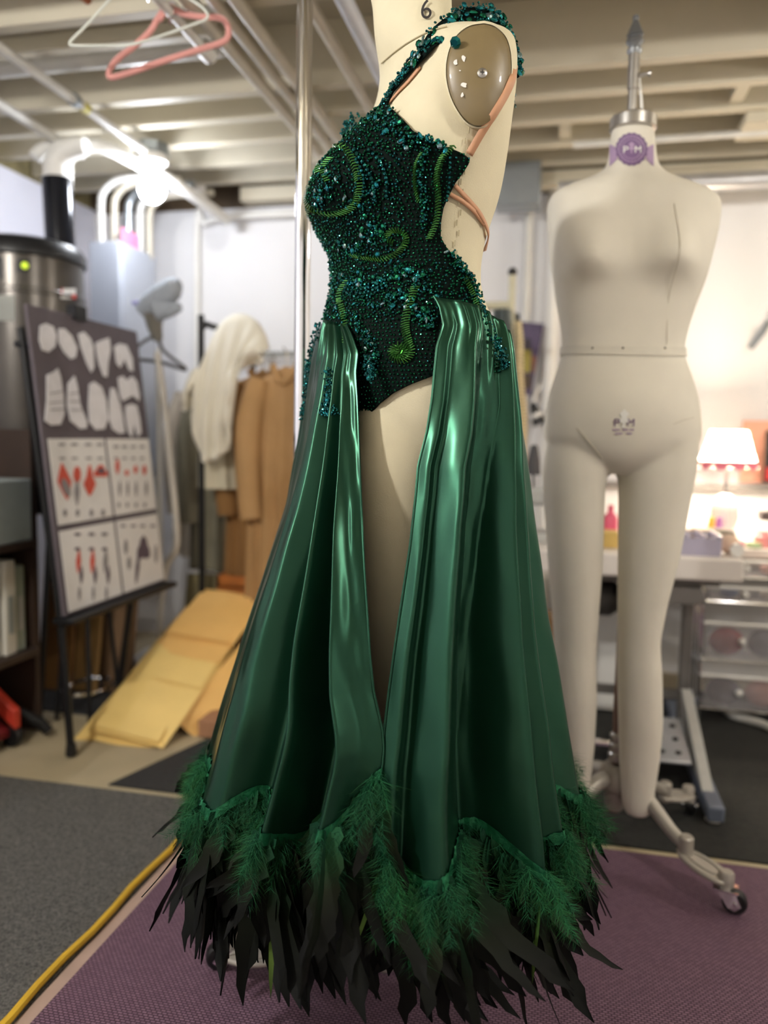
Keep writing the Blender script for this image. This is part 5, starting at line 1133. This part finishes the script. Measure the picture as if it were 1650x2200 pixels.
obj('hand_wheel', G().lathe([(.012, -.012), (.035, -.012), (.038, 0), (.035, .012), (.012, .012)], (mx+.135, 2.75, TZ+.13), 22, Matrix.Rotation(PI/2, 3, 'Y')), M_BLACK, sm_)
obj('needle_head', G().span((mx-.05, 2.72, TZ+.06), (mx-.015, 2.78, TZ+.14)), M_DSTEEL, sm_, bevel=.006); obj('thread_stand', G().tube([(mx+.0, 2.8, TZ+.17), (mx, 2.8, TZ+.32)], .004, 8), M_BLACKM, sm_); obj('thread_cone', G().lathe([(.026, 0), (.022, .05), (.012, .1), (.006, .105)], (mx, 2.8, TZ+.22), 16), mat('charcoal thread', (72, 70, 72), .7), sm_)
# back counter with lamp
CZ = .62
bc = thing('back_counter', 'pale counter along the back wall under the lamp', 'counter', (1.2, 3.3, .006))
obj('counter_top', G().span((.2, 3.04, CZ-.035), (2.2, 3.54, CZ)), M_LAM, bc, bevel=.004); obj('counter_rail', G().span((.2, 3.05, CZ-.075), (2.2, 3.08, CZ-.037)), M_DSTEEL, bc)
for x in (.25, 2.15): obj('counter_leg', G().span((x-.02, 3.35, .006), (x+.02, 3.39, CZ-.04)), M_DSTEEL, bc)
obj('wall_ledge', G().span((.1, 3.49, .80), (2.4, 3.55, .825)), mat('grey ledge', (120, 118, 116), .5), label='dark grey ledge on the wall behind the lamp', cat='ledge', bevel=.003)
lp = at(1552, 1170, Y=3.2); lx = lp.x
dl = thing('table_lamp', 'white table lamp with a glowing pink trimmed shade', 'lamp', (lx, 3.2, CZ))
obj('lamp_base', G().lathe([(.05, CZ), (.052, CZ+.01), (.04, CZ+.02), (.035, CZ+.03), (.052, CZ+.09), (.05, CZ+.14), (.03, CZ+.175), (.014, CZ+.185)], (lx, 3.2, 0), 28), M_WHITE, dl)
obj('stem', G().tube([(lx, 3.2, CZ+.18), (lx, 3.2, CZ+.3)], .007, 10), M_STEEL, dl)
ztp, zbt = at(1550, 925, Y=3.2).z, at(1550, 1003, Y=3.2).z
def shade_mat():
    m = bpy.data.materials.new('lamp shade'); m.use_nodes = True; nt = m.node_tree; b = nt.nodes['Principled BSDF']; b.inputs['Base Color'].default_value = srgb((250, 238, 226)); b.inputs['Roughness'].default_value = .8
    t = nt.nodes.new('ShaderNodeBsdfTranslucent'); t.inputs[0].default_value = srgb((252, 236, 214)); mx_ = nt.nodes.new('ShaderNodeMixShader'); mx_.inputs[0].default_value = .6
    nt.links.new(b.outputs[0], mx_.inputs[1]); nt.links.new(t.outputs[0], mx_.inputs[2]); nt.links.new(mx_.outputs[0], nt.nodes['Material Output'].inputs[0]); return m
def open_lathe(prof, c, n=40):
    return G().grid([[Vector((c[0]+r*math.cos(2*PI*k/n), c[1]+r*math.sin(2*PI*k/n), z)) for k in range(n)] for r, z in prof], wrap=True)
shd = obj('lamp_shade', open_lathe([(.108, zbt), (.085, (zbt+ztp)/2), (.066, ztp)], (lx, 3.2)), shade_mat(), dl, sharp=80)
M_PK = mat('pink trim cloth', (240, 130, 150), .8)
fr_ = G(); ng = 44
fr_.grid([[Vector((lx+r*math.cos(2*PI*k/ng), 3.2+r*math.sin(2*PI*k/ng), z+(.008*math.sin(k*1.6) if j == 0 else 0))) for k in range(ng)] for j, (r, z) in enumerate(((.111, zbt-.004), (.109, zbt+.012), (.104, zbt+.024)))], wrap=True)
obj('shade_trim', fr_, M_PK, dl, sharp=90)
m = bpy.data.materials.new('lit lamp bulb'); m.use_nodes = True; m.node_tree.nodes.clear(); e = m.node_tree.nodes.new('ShaderNodeEmission'); e.inputs[0].default_value = (1, .86, .66, 1); e.inputs[1].default_value = DESK_LAMP; q = m.node_tree.nodes.new('ShaderNodeOutputMaterial'); m.node_tree.links.new(e.outputs[0], q.inputs[0])
obj('lamp_bulb', G().lathe([(.012, CZ+.29), (.014, CZ+.305), (.028, CZ+.335), (.03, CZ+.352), (.022, CZ+.375), (.004, CZ+.385)], (lx, 3.2, 0), 16), m, dl)
# small colourful things on the counter
def trinket(px, py_, r, h_, c, lab, Y=3.1, shape='jar'):
    p = at(px, py_, Y=Y); prof = {'jar': [(r*.9, 0), (r, .006), (r, h_*.7), (r*.7, h_*.8), (r*.7, h_)], 'ball': [(r*.3, 0), (r*.85, h_*.2), (r, h_*.5), (r*.8, h_*.82), (r*.2, h_)]}[shape]
    obj('trinket', G().lathe(prof, (p.x, Y, CZ), 16), mat('trinket '+lab, c, .45), label=lab, cat='ornament', group='trinkets on the counter')
trinket(1527, 1110, .024, .06, (226, 84, 130), 'hot pink jar beside the table lamp'); trinket(1582, 1125, .014, .035, (214, 120, 140), 'small rose ball on the counter', 3.08, 'ball'); trinket(1592, 1140, .018, .03, (232, 160, 170), 'pale pink ball on the counter', 3.07, 'ball'); trinket(1640, 1140, .03, .06, (232, 150, 150), 'salmon jar at the right of the counter'); trinket(1530, 1090, .016, .1, (232, 196, 70), 'slim yellow bottle beside the lamp', 3.14); trinket(1546, 1090, .014, .1, (176, 110, 190), 'slim purple bottle beside the lamp', 3.13); trinket(1620, 1150, .03, .02, (150, 170, 130), 'low green dish on the counter', 3.08)
obj('dark_device', G().span((at(1632, 1115, Y=3.2).x, 3.18, CZ+.09), (at(1632, 1115, Y=3.2).x+.2, 3.24, CZ+.125)).span((at(1632, 1115, Y=3.2).x+.05, 3.19, CZ), (at(1632, 1115, Y=3.2).x+.1, 3.23, CZ+.09)), mat('dark grey plastic', (70, 64, 64), .5), label='dark grey device on a foot on the counter', cat='device', bevel=.004)
px0 = at(1597, 930, Y=3.53).x; obj('peach_panel', G().span((px0, 3.53, .835), (px0+.5, 3.55, 1.09)), mat('peach paper', (236, 176, 152), .7), label='peach paper panel on the wall beside the lamp', cat='panel')
rp = at(1646, 960, Y=3.5).x; obj('framed_picture', G().span((rp, 3.5, .84), (rp+.2, 3.53, 1.05)), mat('black frame', (36, 30, 32), .4), label='black framed picture with red edge on the wall', cat='picture', bevel=.004); obj('red_edge', G().span((rp+.004, 3.496, .85), (rp+.19, 3.5, .9)), mat('red card', (206, 60, 64), .5), bpy.data.objects['framed_picture'])
# wall marks at the right
bt = at(1630, 740, Y=3.5); obj('wall_bracket', G().tube([at(1612, 748, Y=3.54), at(1640, 712, Y=3.52), at(1652, 690, Y=3.5)], .012, 8), M_GALV, label='slanted metal bracket on the wall above the lamp', cat='bracket')
# drawer cart
dx0 = at(1522, 1300, Y=2.92).x; DXW = .42
dc = thing('drawer_cart', 'chrome cart with clear plastic drawers beside the sewing table', 'cart', (dx0+DXW/2, 3.0, .006))
M_CLR = mat('clear drawer plastic', (196, 192, 194), .18, alpha=.25, var=.03)
ys = 2.92; levels = [(at(1560, 1238, Y=ys).z-.0, .055), (at(1560, 1292, Y=ys).z, .05), (at(1560, 1418, Y=ys).z, .13), (at(1560, 1545, Y=ys).z, .12)]
for x in (dx0-.02, dx0+DXW+.02):
    for y in (2.93, 3.03): obj('cart_post', G().tube([(x, y, .05), (x, y, CZ-.05)], .008, 10), M_CHROME, dc); obj('caster', G().lathe([(.008, -.01), (.022, -.01), (.022, .01), (.008, .01)], (x, y, .03), 16, Matrix.Rotation(PI/2, 3, 'Y')), M_BLACK, dc)
stuffc = [(84, 72, 80), (200, 150, 140), (90, 110, 150), (210, 200, 190), (150, 60, 60), (120, 120, 128)]
for k, (z, h_) in enumerate(levels):
    z = max(z, .06); d_ = obj('drawer', G().span((dx0, 2.92, z), (dx0+DXW, 2.926, z+h_)).span((dx0, 2.926, z), (dx0+DXW, 3.03, z+.004)).span((dx0, 2.926, z), (dx0+.004, 3.03, z+h_)).span((dx0+DXW-.004, 2.926, z), (dx0+DXW, 3.03, z+h_)), M_CLR, dc, bevel=.0015)
    obj('drawer_rim', G().tube([(dx0-.012, 2.914, z+h_), (dx0+DXW+.012, 2.914, z+h_)], .006, 8), M_WHITE, d_); obj('drawer_rail', G().tube([(dx0-.02, 2.93, z-.004), (dx0+DXW+.02, 2.93, z-.004)], .004, 8), M_CHROME, d_)
    kn = at(1607, 1200, Y=2.9).x; obj('knob', G().sphere((kn, 2.908, z+h_*.55), .012, 12, 8), M_WHITE, d_)
    r2 = random.Random(k)
    for j in range(3):
        c_ = stuffc[(k*2+j) % 6]; obj('cloth_bundle', G().sphere((dx0+.075+j*.13, 2.972, z+.004+h_*.4), h_*.42, 14, 8, (min(1.5, .06/h_/.42), min(.95, .042/h_/.42), .93)), mat('bundle %d' % ((k*2+j) % 6), c_, .85, var=.2, bump=.6, bscale=30), label='%s cloth bundle in the %s clear drawer' % (['dark plum', 'pink beige', 'denim blue', 'off-white', 'dull red', 'grey'][(k*2+j) % 6], ['top', 'second', 'third', 'bottom'][k]), cat='cloth', group='bundles in the drawer cart')
obj('white_hose', G().tube([(at(x, y, Z=.02)) for x, y in ((1530, 1490), (1548, 1515), (1572, 1535), (1605, 1545), (1640, 1556), (1680, 1575))], .014, 10, 5), M_PIPEW, label='white hose lying on the black mat under the cart', cat='hose')
# below the table, seen between the form's legs
wb = at(1300, 1300, Y=2.95); obj('white_cabinet', G().span((wb.x-.08, 2.96, .006), (wb.x+.1, 3.2, .5)), M_WHITE, label='white storage box under the sewing table', cat='box', bevel=.004)
obj('black_strap', G().span((wb.x-.082, 2.955, .42), (wb.x+.102, 2.96, .435)), M_BLACK, bpy.data.objects['white_cabinet'])
cbx = at(1165, 1400, Y=2.9); cb_ = obj('side_carton', G().span((cbx.x-.06, 2.86, .006), (cbx.x+.06, 3.0, .36)), mat('tan carton', (150, 116, 74), .7), label='tan carton beside the gown under the table end', cat='carton', bevel=.003)
obj('blue_label', G().span((cbx.x-.02, 2.856, .22), (cbx.x+.03, 2.86, .27)), mat('blue label', (84, 150, 186), .6), cb_)
